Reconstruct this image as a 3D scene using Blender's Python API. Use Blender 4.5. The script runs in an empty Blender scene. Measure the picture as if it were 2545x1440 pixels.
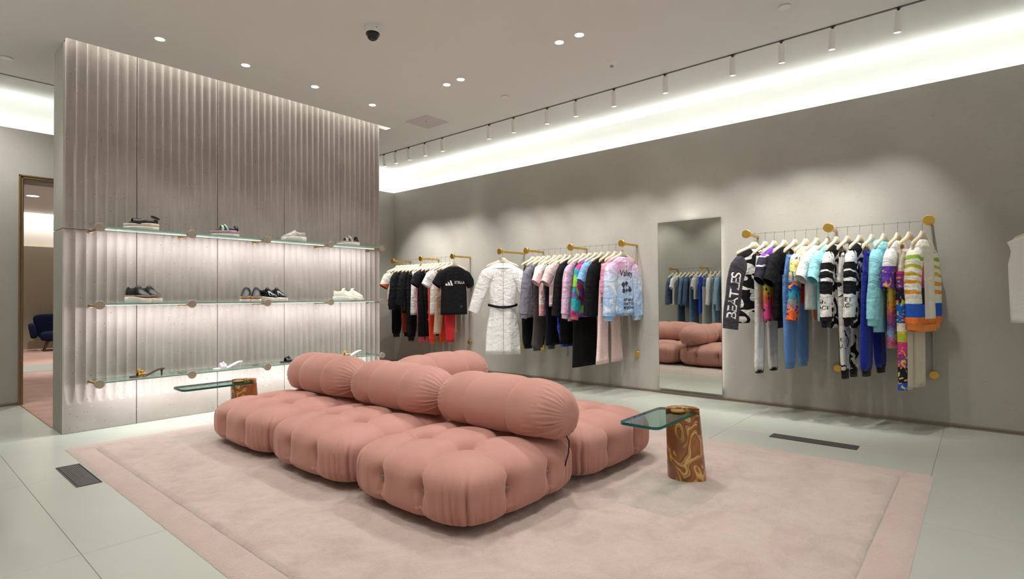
import bpy, math, random
import numpy as np
from mathutils import Vector, Matrix
from mathutils.bvhtree import BVHTree

random.seed(7)
RNG = np.random.default_rng(11)
SC = bpy.context.scene
COL = SC.collection
R = math.radians

# ------------------------------------------------------------------ camera
FPX, CX, CY = 1360.66, 1268.33, 720.97
YAW, PITCH, ROLL, CAMH = R(40.6747), R(0.6762), R(-0.3392), 1.12
_F = np.array([math.cos(YAW), math.sin(YAW), 0.0])
_R = np.array([math.sin(YAW), -math.cos(YAW), 0.0])
_U = np.array([0, 0, 1.0])
_F2 = _F * math.cos(PITCH) + _U * math.sin(PITCH)
_U2 = _U * math.cos(PITCH) - _F * math.sin(PITCH)
_R3 = _R * math.cos(ROLL) + _U2 * math.sin(ROLL)
_U3 = _U2 * math.cos(ROLL) - _R * math.sin(ROLL)
cam_d = bpy.data.cameras.new('camera')
cam = bpy.data.objects.new('camera', cam_d)
COL.objects.link(cam)
cam_d.sensor_width = 36.0
cam_d.lens = FPX / 2545 * 36
cam_d.shift_x = (1272.5 - CX) / 2545
cam_d.shift_y = (CY - 720.0) / 2545
cam_d.clip_start = 0.02
m = Matrix.Identity(4)
for i in range(3):
    m[i][0], m[i][1], m[i][2] = _R3[i], _U3[i], -_F2[i]
m[2][3] = CAMH
cam.matrix_world = m
SC.camera = cam

def on(u, v, ax, val):
    """world point seen at pixel (u, v) on the plane where coordinate ax equals val"""
    r = _F2 + _R3 * (u - CX) / FPX - _U3 * (v - CY) / FPX
    o = np.array([0, 0, CAMH])
    return o + r * ((val - o[ax]) / r[ax])

# ------------------------------------------------------------------ light + view
SC.view_settings.view_transform = 'Standard'
SC.view_settings.look = 'None'
SC.view_settings.exposure = 0.53
SC.view_settings.gamma = 1.0
SC.view_settings.use_curve_mapping = False
SC.cycles.max_bounces = 10
SC.cycles.diffuse_bounces = 5
SC.cycles.glossy_bounces = 5
SC.cycles.transparent_max_bounces = 16
SC.cycles.sample_clamp_indirect = 6.0
SC.cycles.caustics_reflective = False
SC.cycles.caustics_refractive = False
P_WORLD = 0.42      # soft fill through the side left open behind the camera
P_SPOT = 54.0       # track spots
P_DOWN = 40.0       # recessed downlights
P_COVE = 2.6        # cove strips, W per metre
P_SLOT = 8.5        # slot above the fluted wall, W per metre
P_SHELF = 3.0      # strips under the glass shelves, W per metre
WARM = (1.0, 0.988, 0.968)
COOL = (0.97, 1.0, 0.965)
world = bpy.data.worlds.new('world')
SC.world = world
world.use_nodes = True
bg = world.node_tree.nodes['Background']
bg.inputs[0].default_value = (1.0, 0.97, 0.93, 1)
bg.inputs[1].default_value = P_WORLD

# ------------------------------------------------------------------ dimensions
XW, YB, ZT, ZC, XT, YF = 5.90, 7.73, 2.93, 3.2625, 4.975, 5.76
XL, YN = -0.30, -3.0
PX0, PX1 = 1.02, 4.17

# ------------------------------------------------------------------ helpers: colour and materials
def lin(c):
    if isinstance(c, str):
        c = c.lstrip('#')
        c = [int(c[i:i + 2], 16) / 255 for i in (0, 2, 4)]
        c = [x / 12.92 if x <= .04045 else ((x + .055) / 1.055) ** 2.4 for x in c]
    return (c[0], c[1], c[2], 1.0)

MATS = {}
def base_mat(name):
    m = bpy.data.materials.new(name)
    m.use_nodes = True
    return m, m.node_tree.nodes, m.node_tree.links, m.node_tree.nodes['Principled BSDF']

def setb(b, **k):
    for n, v in k.items():
        b.inputs[n].default_value = v

def mat(name, col, rough=.6, metal=0.0, spec=.5, sheen=0.0, emit=None, estr=0.0):
    if name in MATS: return MATS[name]
    m, N, L, b = base_mat(name)
    setb(b, **{'Base Color': lin(col), 'Roughness': rough, 'Metallic': metal, 'Specular IOR Level': spec})
    if sheen:
        setb(b, **{'Sheen Weight': sheen, 'Sheen Roughness': .45})
    if emit:
        setb(b, **{'Emission Color': lin(emit), 'Emission Strength': estr})
    MATS[name] = m
    return m

def tex_coord(N, L, scale=(1, 1, 1), kind='Object', loc=(0, 0, 0), rot=(0, 0, 0)):
    tc = N.new('ShaderNodeTexCoord'); mp = N.new('ShaderNodeMapping')
    mp.inputs['Scale'].default_value = scale
    mp.inputs['Location'].default_value = loc
    mp.inputs['Rotation'].default_value = rot
    L.new(tc.outputs[kind], mp.inputs[0])
    return mp.outputs[0]

def noise(N, L, vec, scale=5, detail=3, rough=.5, dist=0.0):
    n = N.new('ShaderNodeTexNoise')
    n.inputs['Scale'].default_value = scale; n.inputs['Detail'].default_value = detail
    n.inputs['Roughness'].default_value = rough; n.inputs['Distortion'].default_value = dist
    L.new(vec, n.inputs['Vector'])
    return n

def ramp(N, L, fac, stops, const=False):
    r = N.new('ShaderNodeValToRGB')
    cr = r.color_ramp
    cr.interpolation = 'CONSTANT' if const else 'LINEAR'
    while len(cr.elements) < len(stops): cr.elements.new(.5)
    for e, (p, c) in zip(cr.elements, stops):
        e.position = p; e.color = lin(c)
    L.new(fac, r.inputs[0])
    return r.outputs[0]

def mix(N, L, fac, a, b, mode='MIX'):
    x = N.new('ShaderNodeMix'); x.data_type = 'RGBA'; x.blend_type = mode
    for s, v in ((x.inputs['Factor'], fac), (x.inputs[6], a), (x.inputs[7], b)):
        if isinstance(v, (int, float)): s.default_value = v
        elif isinstance(v, (str, tuple, list)): s.default_value = lin(v)
        else: L.new(v, s)
    return x.outputs[2]

def mathn(N, L, op, a, b=0.0, c=0.0):
    x = N.new('ShaderNodeMath'); x.operation = op
    for s, v in zip(x.inputs, (a, b, c)):
        if isinstance(v, (int, float)): s.default_value = v
        else: L.new(v, s)
    return x.outputs[0]

def bump(N, L, b, h, strength=.3, dist=.01):
    bp = N.new('ShaderNodeBump')
    bp.inputs['Strength'].default_value = strength; bp.inputs['Distance'].default_value = dist
    L.new(h, bp.inputs['Height']); L.new(bp.outputs[0], b.inputs['Normal'])

def sepz(N, L, vec, i=2):
    s = N.new('ShaderNodeSeparateXYZ'); L.new(vec, s.inputs[0])
    return s.outputs[i]

def mottled(name, c1, c2, scale, rough=.7, detail=4, stretch=(1, 1, 1), b=.15, bd=.004, spec=.4, metal=0, kind='Object', bscale=None):
    if name in MATS: return MATS[name]
    m, N, L, bs = base_mat(name)
    v = tex_coord(N, L, stretch, kind)
    n = noise(N, L, v, scale, detail, .6)
    L.new(ramp(N, L, n.outputs[0], [(.3, c1), (.7, c2)]), bs.inputs['Base Color'])
    setb(bs, **{'Roughness': rough, 'Specular IOR Level': spec, 'Metallic': metal})
    if b:
        n2 = noise(N, L, v, bscale or scale * 3, 3)
        bump(N, L, bs, n2.outputs[0], b, bd)
    MATS[name] = m
    return m

# --- surfaces of the room
def plaster():
    m, N, L, b = base_mat('plaster')
    v = tex_coord(N, L, (1, 1, 1))
    n1 = noise(N, L, v, 1.3, 5, .6)
    v2 = tex_coord(N, L, (3, 3, 14))
    n2 = noise(N, L, v2, 6, 4, .65, .4)
    v3 = tex_coord(N, L, (1, 1, 2.2))
    n3 = noise(N, L, v3, 26, 2, .5)
    c = ramp(N, L, n1.outputs[0], [(.3, '#a6a198'), (.7, '#b1ada4')])
    c = mix(N, L, mathn(N, L, 'MULTIPLY', ramp(N, L, n2.outputs[0], [(.55, '#000000'), (.8, '#ffffff')]), .22), c, '#958d81')
    c = mix(N, L, mathn(N, L, 'MULTIPLY', ramp(N, L, n3.outputs[0], [(.62, '#000000'), (.72, '#ffffff')]), .22), c, '#8d8579')
    L.new(c, b.inputs['Base Color'])
    setb(b, Roughness=.62)
    b.inputs['Specular IOR Level'].default_value = .35
    bump(N, L, b, n2.outputs[0], .12, .004)
    return m

def terrazzo():
    m, N, L, b = base_mat('terrazzo')
    v = tex_coord(N, L, (1, 1, 1))
    n1 = noise(N, L, v, 3, 4, .6)
    c = ramp(N, L, n1.outputs[0], [(.3, '#a0968f'), (.7, '#aea49d')])
    vo = N.new('ShaderNodeTexVoronoi'); vo.inputs['Scale'].default_value = 42
    L.new(v, vo.inputs['Vector'])
    n2 = noise(N, L, v, 20, 1)
    dark = mathn(N, L, 'MULTIPLY', mathn(N, L, 'LESS_THAN', vo.outputs['Distance'], .16), mathn(N, L, 'GREATER_THAN', sepz(N, L, vo.outputs['Color'], 0), .88))
    light = mathn(N, L, 'MULTIPLY', mathn(N, L, 'LESS_THAN', vo.outputs['Distance'], .14), mathn(N, L, 'LESS_THAN', sepz(N, L, vo.outputs['Color'], 0), .11))
    c = mix(N, L, mathn(N, L, 'MULTIPLY', dark, .8), c, '#5a4a3c')
    c = mix(N, L, mathn(N, L, 'MULTIPLY', light, .8), c, '#e8dcc8')
    L.new(c, b.inputs['Base Color'])
    setb(b, Roughness=.6)
    bump(N, L, b, noise(N, L, v, 60, 3).outputs[0], .12, .002)
    return m

def tile_mat():
    m, N, L, b = base_mat('floor_tile')
    v = tex_coord(N, L, (1, 1, 1))
    n1 = noise(N, L, v, 1.2, 4, .55)
    oi = N.new('ShaderNodeObjectInfo')
    c = ramp(N, L, n1.outputs[0], [(.3, '#b0b3a7'), (.7, '#b8bbaf')])
    c = mix(N, L, mathn(N, L, 'MULTIPLY', oi.outputs['Random'], .25), c, '#b2b6a8')
    L.new(c, b.inputs['Base Color'])
    setb(b, Roughness=.30)
    b.inputs['Specular IOR Level'].default_value = .45
    return m

def rug_mat(name, c1, c2, c3):
    m, N, L, b = base_mat(name)
    v = tex_coord(N, L, (1, 1, 1))
    n1 = noise(N, L, v, 4.0, 8, .74, .8)
    n2 = noise(N, L, v, 110, 2, .6)
    c = ramp(N, L, n1.outputs[0], [(.30, c1), (.52, c2), (.75, c3)])
    c = mix(N, L, mathn(N, L, 'MULTIPLY', n2.outputs[0], .22), c, '#8a6a5c', 'MULTIPLY')
    L.new(c, b.inputs['Base Color'])
    setb(b, **{'Roughness': .95, 'Specular IOR Level': .1, 'Sheen Weight': .35, 'Sheen Roughness': .6})
    bump(N, L, b, n2.outputs[0], .7, .008)
    return m

def velvet():
    m, N, L, b = base_mat('pink_velvet')
    v = tex_coord(N, L, (1, 1, 1))
    n1 = noise(N, L, v, 4.5, 3, .5)
    c = ramp(N, L, n1.outputs[0], [(.3, '#b38074'), (.7, '#bd8c80')])
    L.new(c, b.inputs['Base Color'])
    setb(b, **{'Roughness': .72, 'Specular IOR Level': .2, 'Sheen Weight': .55, 'Sheen Roughness': .38, 'Sheen Tint': lin('#ffd8c8')})
    n2 = noise(N, L, tex_coord(N, L, (1, 1, .35)), 300, 2)
    bump(N, L, b, n2.outputs[0], .08, .002)
    return m

def glass(name, tint, fac_rough=.02, ior=1.45):
    """clear sheet glass: tinted transparent body with a Fresnel reflection"""
    m = bpy.data.materials.new(name); m.use_nodes = True
    N, L = m.node_tree.nodes, m.node_tree.links
    N.remove(N['Principled BSDF'])
    t = N.new('ShaderNodeBsdfTransparent'); t.inputs[0].default_value = lin(tint)
    g = N.new('ShaderNodeBsdfGlossy'); g.inputs['Roughness'].default_value = fac_rough
    f = N.new('ShaderNodeFresnel'); f.inputs['IOR'].default_value = ior
    x = N.new('ShaderNodeMixShader')
    ge = N.new('ShaderNodeNewGeometry')   # inside faces only transmit
    L.new(mathn(N, L, 'MULTIPLY', f.outputs[0], mathn(N, L, 'SUBTRACT', 1.0, ge.outputs['Backfacing'])), x.inputs[0]); L.new(t.outputs[0], x.inputs[1]); L.new(g.outputs[0], x.inputs[2])
    L.new(x.outputs[0], N['Material Output'].inputs[0])
    return m

def burl():
    m, N, L, b = base_mat('burl_wood')
    v = tex_coord(N, L, (1, 1, .8))
    n = noise(N, L, v, 6.5, 1.0, .4, .5)
    w = mathn(N, L, 'FRACT', mathn(N, L, 'MULTIPLY', n.outputs[0], 7.0))
    sel = noise(N, L, tex_coord(N, L, (1, 1, .8), loc=(3, 1, 2)), 8.0, 1).outputs[0]
    line = ramp(N, L, w, [(.0, '#7a4a20'), (.18, '#a5662c'), (.42, '#8a4d22'), (.5, '#d3a55c'), (.62, '#dcb46c'), (.72, '#8e5526'), (.8, '#d8ac62'), (.9, '#7d4a1f'), (1, '#7a4a20')])
    c = mix(N, L, ramp(N, L, sel, [(.40, '#000000'), (.47, '#ffffff')]), '#86502a', line)
    L.new(c, b.inputs['Base Color'])
    setb(b, **{'Roughness': .28, 'Coat Weight': .4, 'Coat Roughness': .1})
    return m

M = {
    'plaster': plaster(), 'terrazzo': terrazzo(), 'tile': tile_mat(),
    'grout': mat('grout', '#b4b6a9', .8),
    'ceil': mat('ceiling_paint', '#e4e4e2', .9, spec=.2),
    'white': mat('white_paint', '#e9ebe6', .8, spec=.2),
    'rug_field': rug_mat('rug_field', '#b7a298', '#c8b4a9', '#d0bfb4'),
    'rug_border': rug_mat('rug_border', '#bfa89d', '#c6b0a5', '#ccb8ad'),
    'velvet': velvet(),
    'glass': glass('shelf_glass', '#e4f2ec'), 'glass_edge': mat('glass_edge', '#7fb0a6', .15, spec=.6),
    'teal_glass': glass('table_glass', '#cfe3df', ior=1.55), 'teal_edge': mat('teal_glass_edge', '#0f6a60', .12, spec=.6),
    'acrylic': glass('clear_acrylic', '#eef4f2'),
    'brass': mat('brass', '#dcb45c', .34, 1.0), 'brass_dull': mat('dull_brass', '#9a7d54', .42, .75),
    'disc': mat('bracket_disc', '#a89a8a', .5, .2), 'bronze': mat('bronze_trim', '#8d7f6f', .5, .2),
    'burl': burl(),
    'steel': mat('steel', '#b9b6b0', .25, 1.0), 'black': mat('black_plastic', '#141313', .45),
    'dark': mat('dark_grey', '#4a4846', .55), 'track': mat('track_black', '#2a2420', .5),
    'spot': mat('spot_white', '#efede9', .5), 'hanger': mottled('hanger_wood', '#d9c8a8', '#e6d8bc', 6, .5, b=0),
    'lamp': mat('lamp_face', '#ffffff', .5, emit='#fff6e6', estr=14.0),
    'led': mat('led_strip', '#ffffff', .5, emit='#f6fff4', estr=.45),
    'chrome': mat('mirror_silver', '#dfe4df', .0, 1.0),
    'jamb': mat('jamb_paint', '#a29c8c', .6),
}

# ------------------------------------------------------------------ helpers: mesh building
class MB:
    def __init__(s): s.v = []; s.f = []; s.mi = []; s.cur = 0
    def add(s, verts, faces):
        o = len(s.v); s.v.extend([tuple(map(float, q)) for q in verts])
        for f in faces:
            s.f.append(tuple(i + o for i in f)); s.mi.append(s.cur)
        return s
    def box(s, x0, x1, y0, y1, z0, z1, bev=0.0):
        if bev <= 0:
            vs = [(x0, y0, z0), (x1, y0, z0), (x1, y1, z0), (x0, y1, z0), (x0, y0, z1), (x1, y0, z1), (x1, y1, z1), (x0, y1, z1)]
            return s.add(vs, [(0, 3, 2, 1), (4, 5, 6, 7), (0, 1, 5, 4), (1, 2, 6, 5), (2, 3, 7, 6), (3, 0, 4, 7)])
        b = bev
        rings = []
        for z, i in ((z0, b), (z0 + b, 0), (z1 - b, 0), (z1, b)):
            c = b
            rings.append([(x0 + c + i * .5, y0 + i, z), (x1 - c - i * .5, y0 + i, z), (x1 - i, y0 + c + i * .5, z), (x1 - i, y1 - c - i * .5, z),
                          (x1 - c - i * .5, y1 - i, z), (x0 + c + i * .5, y1 - i, z), (x0 + i, y1 - c - i * .5, z), (x0 + i, y0 + c + i * .5, z)])
        return s.loft(rings, True, True)
    def loft(s, rings, cap0=False, cap1=False, close=True):
        rings = [list(r) for r in rings]
        n = len(rings[0]); vs = [q for r in rings for q in r]; fs = []
        for i in range(len(rings) - 1):
            for j in range(n if close else n - 1):
                k = (j + 1) % n
                fs.append((i * n + j, i * n + k, (i + 1) * n + k, (i + 1) * n + j))
        if cap0: fs.append(tuple(range(n - 1, -1, -1)))
        if cap1: fs.append(tuple((len(rings) - 1) * n + j for j in range(n)))
        return s.add(vs, fs)
    def cyl(s, c, r, h, axis=2, n=24, r2=None, bev=0.0):
        r2 = r if r2 is None else r2
        prof = [(0, r), (h, r2)] if bev <= 0 else [(0, r - bev), (bev, r), (h - bev, r2), (h, r2 - bev)]
        return s.lathe(c, prof, axis, n)
    def lathe(s, c, prof, axis=2, n=24, cap=True):
        rings = []
        for h, r in prof:
            ring = []
            for j in range(n):
                a = 2 * math.pi * j / n
                p = [math.cos(a) * r, math.sin(a) * r, h]
                if axis == 0: p = [h, p[0], p[1]]
                elif axis == 1: p = [p[1], h, p[0]]
                ring.append((p[0] + c[0], p[1] + c[1], p[2] + c[2]))
            rings.append(ring)
        return s.loft(rings, cap, cap)
    def tube(s, pts, r, n=8, closed=False, cap=True):
        pts = [Vector(q) for q in pts]
        rr = r if isinstance(r, (list, tuple)) else [r] * len(pts)
        rings = []; up = None
        for i, q in enumerate(pts):
            if closed: t = pts[(i + 1) % len(pts)] - pts[i - 1]
            else: t = pts[min(i + 1, len(pts) - 1)] - pts[max(i - 1, 0)]
            t.normalize()
            if up is None:
                up = Vector((0, 0, 1)) if abs(t.z) < .9 else Vector((1, 0, 0))
            up = (up - t * up.dot(t)).normalized()
            sd = t.cross(up)
            rings.append([tuple(q + (up * math.cos(a) + sd * math.sin(a)) * rr[i]) for a in (2 * math.pi * j / n for j in range(n))])
        if closed:
            rings.append(rings[0])
            return s.loft(rings)
        return s.loft(rings, cap, cap)
    def torus(s, c, rad, r, axis=1, n=16, k=6, sx=1.0):
        pts = []
        for j in range(n):
            a = 2 * math.pi * j / n
            q = [math.cos(a) * rad * sx, math.sin(a) * rad]
            p = {0: (0, q[0], q[1]), 1: (q[0], 0, q[1]), 2: (q[0], q[1], 0)}[axis]
            pts.append((c[0] + p[0], c[1] + p[1], c[2] + p[2]))
        return s.tube(pts, r, k, closed=True)
    def prism(s, outline, z0, z1, bev=0.0):
        if bev <= 0:
            return s.loft([[(x, y, z0) for x, y in outline], [(x, y, z1) for x, y in outline]], True, True)
        cx = sum(p[0] for p in outline) / len(outline); cy = sum(p[1] for p in outline) / len(outline)
        def ins(b):
            o = []
            for x, y in outline:
                d = math.hypot(x - cx, y - cy) or 1
                o.append((x - (x - cx) / d * b, y - (y - cy) / d * b))
            return o
        i = ins(bev)
        return s.loft([[(x, y, z0) for x, y in i], [(x, y, z0 + bev) for x, y in outline], [(x, y, z1 - bev) for x, y in outline], [(x, y, z1) for x, y in i]], True, True)
    def mesh(s, name, smooth=False):
        me = bpy.data.meshes.new(name)
        me.from_pydata(s.v, [], s.f); me.update()
        if smooth: shade(me, smooth)
        if any(s.mi): me.polygons.foreach_set('material_index', s.mi)
        return me

def shade(me, ang=True):
    me.polygons.foreach_set('use_smooth', [True] * len(me.polygons))
    if ang is not True:
        me.set_sharp_from_angle(angle=R(ang))
    me.update()

def put(name, me, mt=None, parent=None, loc=(0, 0, 0), rot=(0, 0, 0), smooth=35):
    """links a mesh (MB or Mesh) as one object; location is relative to the parent"""
    if isinstance(me, MB): me = me.mesh(name, smooth)
    if mt is not None and not me.materials:
        for x in (mt if isinstance(mt, (list, tuple)) else [mt]):
            me.materials.append(x)
    o = bpy.data.objects.new(name, me)
    COL.objects.link(o)
    o.location = loc; o.rotation_euler = rot
    if parent: o.parent = parent
    return o

def thing(name, label, cat, loc=(0, 0, 0), rotz=0.0, group=None):
    o = bpy.data.objects.new(name, None); COL.objects.link(o)
    o.empty_display_size = .05
    o.location = loc; o.rotation_euler = (0, 0, rotz)
    return tag(o, label, cat, group)

def tag(o, label, cat, group=None, kind=None):
    o['label'] = label; o['category'] = cat
    if group: o['group'] = group
    if kind: o['kind'] = kind
    return o

def struct(name, me, mt, label, smooth=False, parent=None):
    o = put(name, me, mt, parent, smooth=smooth)
    if not parent:
        o['kind'] = 'structure'; o['label'] = label; o['category'] = name.split('_')[0]
    return o

def light(name, kind, loc, power, parent=None, col=WARM, target=None, size=(.1, .1), cone=60, blend=.5, radius=.03, spread=None, direction=None):
    d = bpy.data.lights.new(name, kind)
    d.energy = power; d.color = col
    if kind == 'AREA':
        d.shape = 'RECTANGLE'; d.size, d.size_y = size
        if spread: d.spread = R(spread)
    elif kind == 'SPOT':
        d.spot_size = R(cone); d.spot_blend = blend; d.shadow_soft_size = radius
    o = bpy.data.objects.new(name, d); COL.objects.link(o)
    o.location = loc
    if direction is None: direction = Vector(target) - Vector(loc) if target is not None else Vector((0, 0, -1))
    o.rotation_euler = Vector(direction).to_track_quat('-Z', 'Y').to_euler()
    if parent:
        o.parent = parent
        o.location = Vector(loc) - parent.location
    return o

def sstep(a, b, x):
    t = np.clip((x - a) / (b - a), 0, 1)
    return t * t * (3 - 2 * t)

def vnoise(x, y, seed=0):
    """smooth value noise on arrays"""
    g = np.random.default_rng(seed).random((64, 64))
    xi = np.floor(x).astype(int); yi = np.floor(y).astype(int)
    fx = x - xi; fy = y - yi
    fx = fx * fx * (3 - 2 * fx); fy = fy * fy * (3 - 2 * fy)
    a = g[xi % 64, yi % 64]; b = g[(xi + 1) % 64, yi % 64]; c = g[xi % 64, (yi + 1) % 64]; d = g[(xi + 1) % 64, (yi + 1) % 64]
    return (a * (1 - fx) + b * fx) * (1 - fy) + (c * (1 - fx) + d * fx) * fy

# ================================================================== the setting
# --- floor with its tiles
b = MB()
b.box(XL - .1, XW + .2, YN, YF + .02, -.10, -.0035)
b.box(XL - .1, PX0, YF + .02, YB + .05, -.10, -.0035)
floor = struct('floor', b, M['grout'], 'pale sage green tiled shop floor')
TS = 1.377
ti = 0
for i in range(-1, 4):
    for j in range(-3, 6):
        x0, x1 = .60 + i * TS, .60 + (i + 1) * TS
        y0, y1 = .245 + j * TS, .245 + (j + 1) * TS
        x0 = max(x0, XL - .08); x1 = min(x1, XW + .1)
        y0 = max(y0, YN); y1 = min(y1, YB)
        if y0 >= YF - .05 and i >= 0:
            x1 = min(x1, PX0)
            if x1 - x0 < .05: continue
        if y1 - y0 < .05 or x1 - x0 < .05: continue
        g = .0013
        put('tile', MB().box(x0 + g, x1 - g, y0 + g, y1 - g, -.0033, 0.0, .0008), M['tile'], floor, smooth=False)

# --- corridor and far room floor (pink carpet) seen through the doorway
YFAR = 16.2
nx, ny = 40, 90
b = MB(); b.box(PX0, 5.9, YF + .02, YFAR + .3, -.10, -.002)
carpet = struct('floor_corridor', b, mottled('pink_carpet', '#b39184', '#c4a496', 5, .95, 5, b=.5, bd=.01, spec=.1, bscale=120), 'blush pink carpet of the corridor beyond the doorway')
put('tile', MB().box(PX0 + .01, 5.8, 11.1, 12.2, -.004, .002), M['tile'], carpet, smooth=False)
o = struct('trim_1', MB().box(PX0 - .008, PX0 + .004, YF + .36, YB + .02, -.01, .004), M['brass_dull'], 'thin brass strip between tiled floor and pink carpet')

# --- ceiling with the slot in front of the fluted wall
SY0, SX1 = 5.655, 4.27
b = MB()
z0, z1 = ZC, ZC + .05
b.box(XL - .2, XW + .2, YN, SY0, z0, z1)
b.box(XL - .2, PX0, SY0, YF, z0, z1)
b.box(SX1, XW + .2, SY0, YF, z0, z1)
b.box(XL - .2, PX0, YF, YB + .2, z0, z1)
b.box(PX0, PX1, YF + .2, YB + .2, z0, z1)
b.box(PX1, XW + .2, YF, YB + .2, z0, z1)
ceiling = struct('ceiling', b, M['ceil'], 'off-white plaster ceiling with recessed lights')
b = MB()
b.box(PX0 - .03, SX1 + .03, SY0 - .03, SY0, z1, z1 + .5)
b.box(PX0 - .03, PX0, SY0, YF + .03, z1, z1 + .5)
b.box(SX1, SX1 + .03, SY0, YF + .03, z1, z1 + .5)
b.box(PX1, SX1, YF, YF + .03, z1, z1 + .5)
b.box(PX0 - .03, SX1 + .03, SY0 - .03, YF + .03, z1 + .5, z1 + .53)
put('light_slot', b, M['white'], ceiling, smooth=False)
for k in range(3):
    light('slot_strip', 'AREA', (PX0 + (k + .5) * (SX1 - PX0) / 3, (SY0 + YF) / 2 - .02, z1 + .42), P_SLOT * 1.05, ceiling, COOL, size=(1.04, .05), direction=(0, .16, -1))

# --- walls
def cove_wall(name, axis, at, lo, hi, holes, label, sg=1, over=0.0):
    """plaster wall with a lit trough at its top; axis 0 = wall at x, 1 = wall at y"""
    lip, tro, zb = .02, .10, ZT - .06
    b = MB()
    def bx(b, a0, a1, d0, d1, zz0, zz1):
        e0, e1 = sorted((at + sg * d0, at + sg * d1))
        if axis == 0: b.box(e0, e1, a0, a1, zz0, zz1)
        else: b.box(a0, a1, e0, e1, zz0, zz1)
    p = lo
    for (h0, h1, hz) in sorted(holes):
        bx(b, p, h0, 0, .25, 0, zb); bx(b, h0, h1, 0, .25, hz, zb); p = h1
    bx(b, p, hi, 0, .25, 0, zb)
    bx(b, lo, hi, 0, lip, zb, ZT)
    w = struct(name, b, M['plaster'], label)
    b = MB()
    bx(b, lo, hi + over, tro, .25, zb, ZC + .05)
    put('cove_back', b, M['white'], w, smooth=False)
    return w
wall_right = cove_wall('wall_right', 0, XW, YN, YB + .02, [], 'long greige plaster wall carrying the rails and mirror', 1, .08)
wall_back = cove_wall('wall_back', 1, YB, XL - .02, XW + .02, [(1.03, 2.6, 2.41)], 'greige plaster wall behind the fluted partition', 1, .08)
wall_left = cove_wall('wall_left', 0, XL, YN, YB, [], 'greige plaster wall carrying the denim rail', -1)
for k in range(3):  # unseen cove strips added on this wall to brighten the ceiling
    ln = (YB - YN) / 3
    light('cove_strip', 'AREA', (XL - .06, YN + (k + .5) * ln, ZT - .045), P_COVE * ln, wall_left, COOL, size=(ln, .06), direction=(0.0, 0, 1)).rotation_euler = (math.pi, 0, R(90))
put('led_strip', MB().box(XW + .035, XW + .085, YN, YB, ZT - .059, ZT - .052), M['led'], wall_right, smooth=False)
put('led_strip', MB().box(XL, XW, YB + .035, YB + .085, ZT - .059, ZT - .052), M['led'], wall_back, smooth=False)
put('led_strip', MB().box(XL - .085, XL - .035, YN, YB, ZT - .059, ZT - .052), M['led'], wall_left, smooth=False)
n = 6
for k in range(n):
    ln = (YB - YN) / n
    light('cove_strip', 'AREA', (XW + .06, YN + (k + .5) * ln, ZT - .045), P_COVE * ln, wall_right, COOL, size=(ln, .06), direction=(0.0, 0, 1)).rotation_euler = (math.pi, 0, R(90))
for x0, x1 in ((XL, 1.5), (1.5, 3.6), (3.6, XW)):
    light('cove_strip', 'AREA', ((x0 + x1) / 2, YB + .06, ZT - .045), P_COVE * (x1 - x0), wall_back, COOL, size=(x1 - x0, .06), direction=(0, 0, 1)).rotation_euler = (math.pi, 0, 0)

# baseboards: slim shadow-gap trim
def baseboard(name, bx, label):
    return struct(name, bx, M['bronze'], label)
baseboard('baseboard_right', MB().box(XW - .008, XW, YN, YB, 0, .012).box(XW - .012, XW, YN, YB, .022, .035), 'slim bronze skirting along the long plaster wall')
baseboard('baseboard_back', MB().box(XL, 1.0, YB - .008, YB, 0, .012).box(XL, 1.0, YB - .012, YB, .022, .035).box(4.2, XW - .012, YB - .012, YB, .0, .03), 'slim bronze skirting along the wall behind the partition')

# --- doorway trims
b = MB()
for d0, d1, y0, y1 in ((0, .012, YB - .02, YB + .02), (.022, .032, YB - .012, YB + .02)):
    b.box(1.0 + d0, 1.0 + d1, y0, y1, 0, 2.445 - d0); b.box(1.0 + d0, 2.7, y0, y1, 2.445 - d1, 2.445 - d0)
door = struct('door_1', b, M['brass_dull'], 'brass framed doorway to the carpeted room')
b = MB(); b.box(1.03, 1.045, YB + .02, YB + .27, 0, 2.41); b.box(1.045, 2.6, YB + .02, YB + .27, 2.39, 2.41)
put('jamb', b, M['jamb'], door, smooth=False)

# --- far room
ZF = 3.05
b = MB(); b.box(.9, 6.2, YFAR, YFAR + .1, 0, 2.31)
wf = struct('wall_far', b, mat('far_wall_paint', '#b5ae9a', .7), 'olive beige end wall of the carpeted room')
put('upper_recess', MB().box(.9, 6.2, YFAR + .12, YFAR + .2, 2.25, ZF + .1), mat('far_recess', '#c9bfb2', .8), wf, smooth=False)
light('far_strip', 'AREA', (3.3, YFAR + .06, 2.30), 12, wf, WARM, size=(3.6, .06), direction=(0, 0, 1)).rotation_euler = (math.pi, 0, 0)
struct('ceiling_far', MB().box(.9, 6.2, YB + .25, YFAR - .12, ZF, ZF + .05), M['ceil'], 'low ceiling of the carpeted room')
struct('wall_far_left', MB().box(.85, 1.0, YB + .25, YFAR + .2, 0, ZF + .3), M['plaster'], 'side wall of the carpeted room')
struct('wall_far_right', MB().box(5.6, 5.75, YB + .25, YFAR + .2, 0, ZF + .3), M['plaster'], 'opposite side wall of the carpeted room')
light('far_cove', 'AREA', (3.3, YFAR - .04, ZF + .08), 40, wf, WARM, size=(3.6, .06), direction=(0, 0.3, -1))

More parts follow.
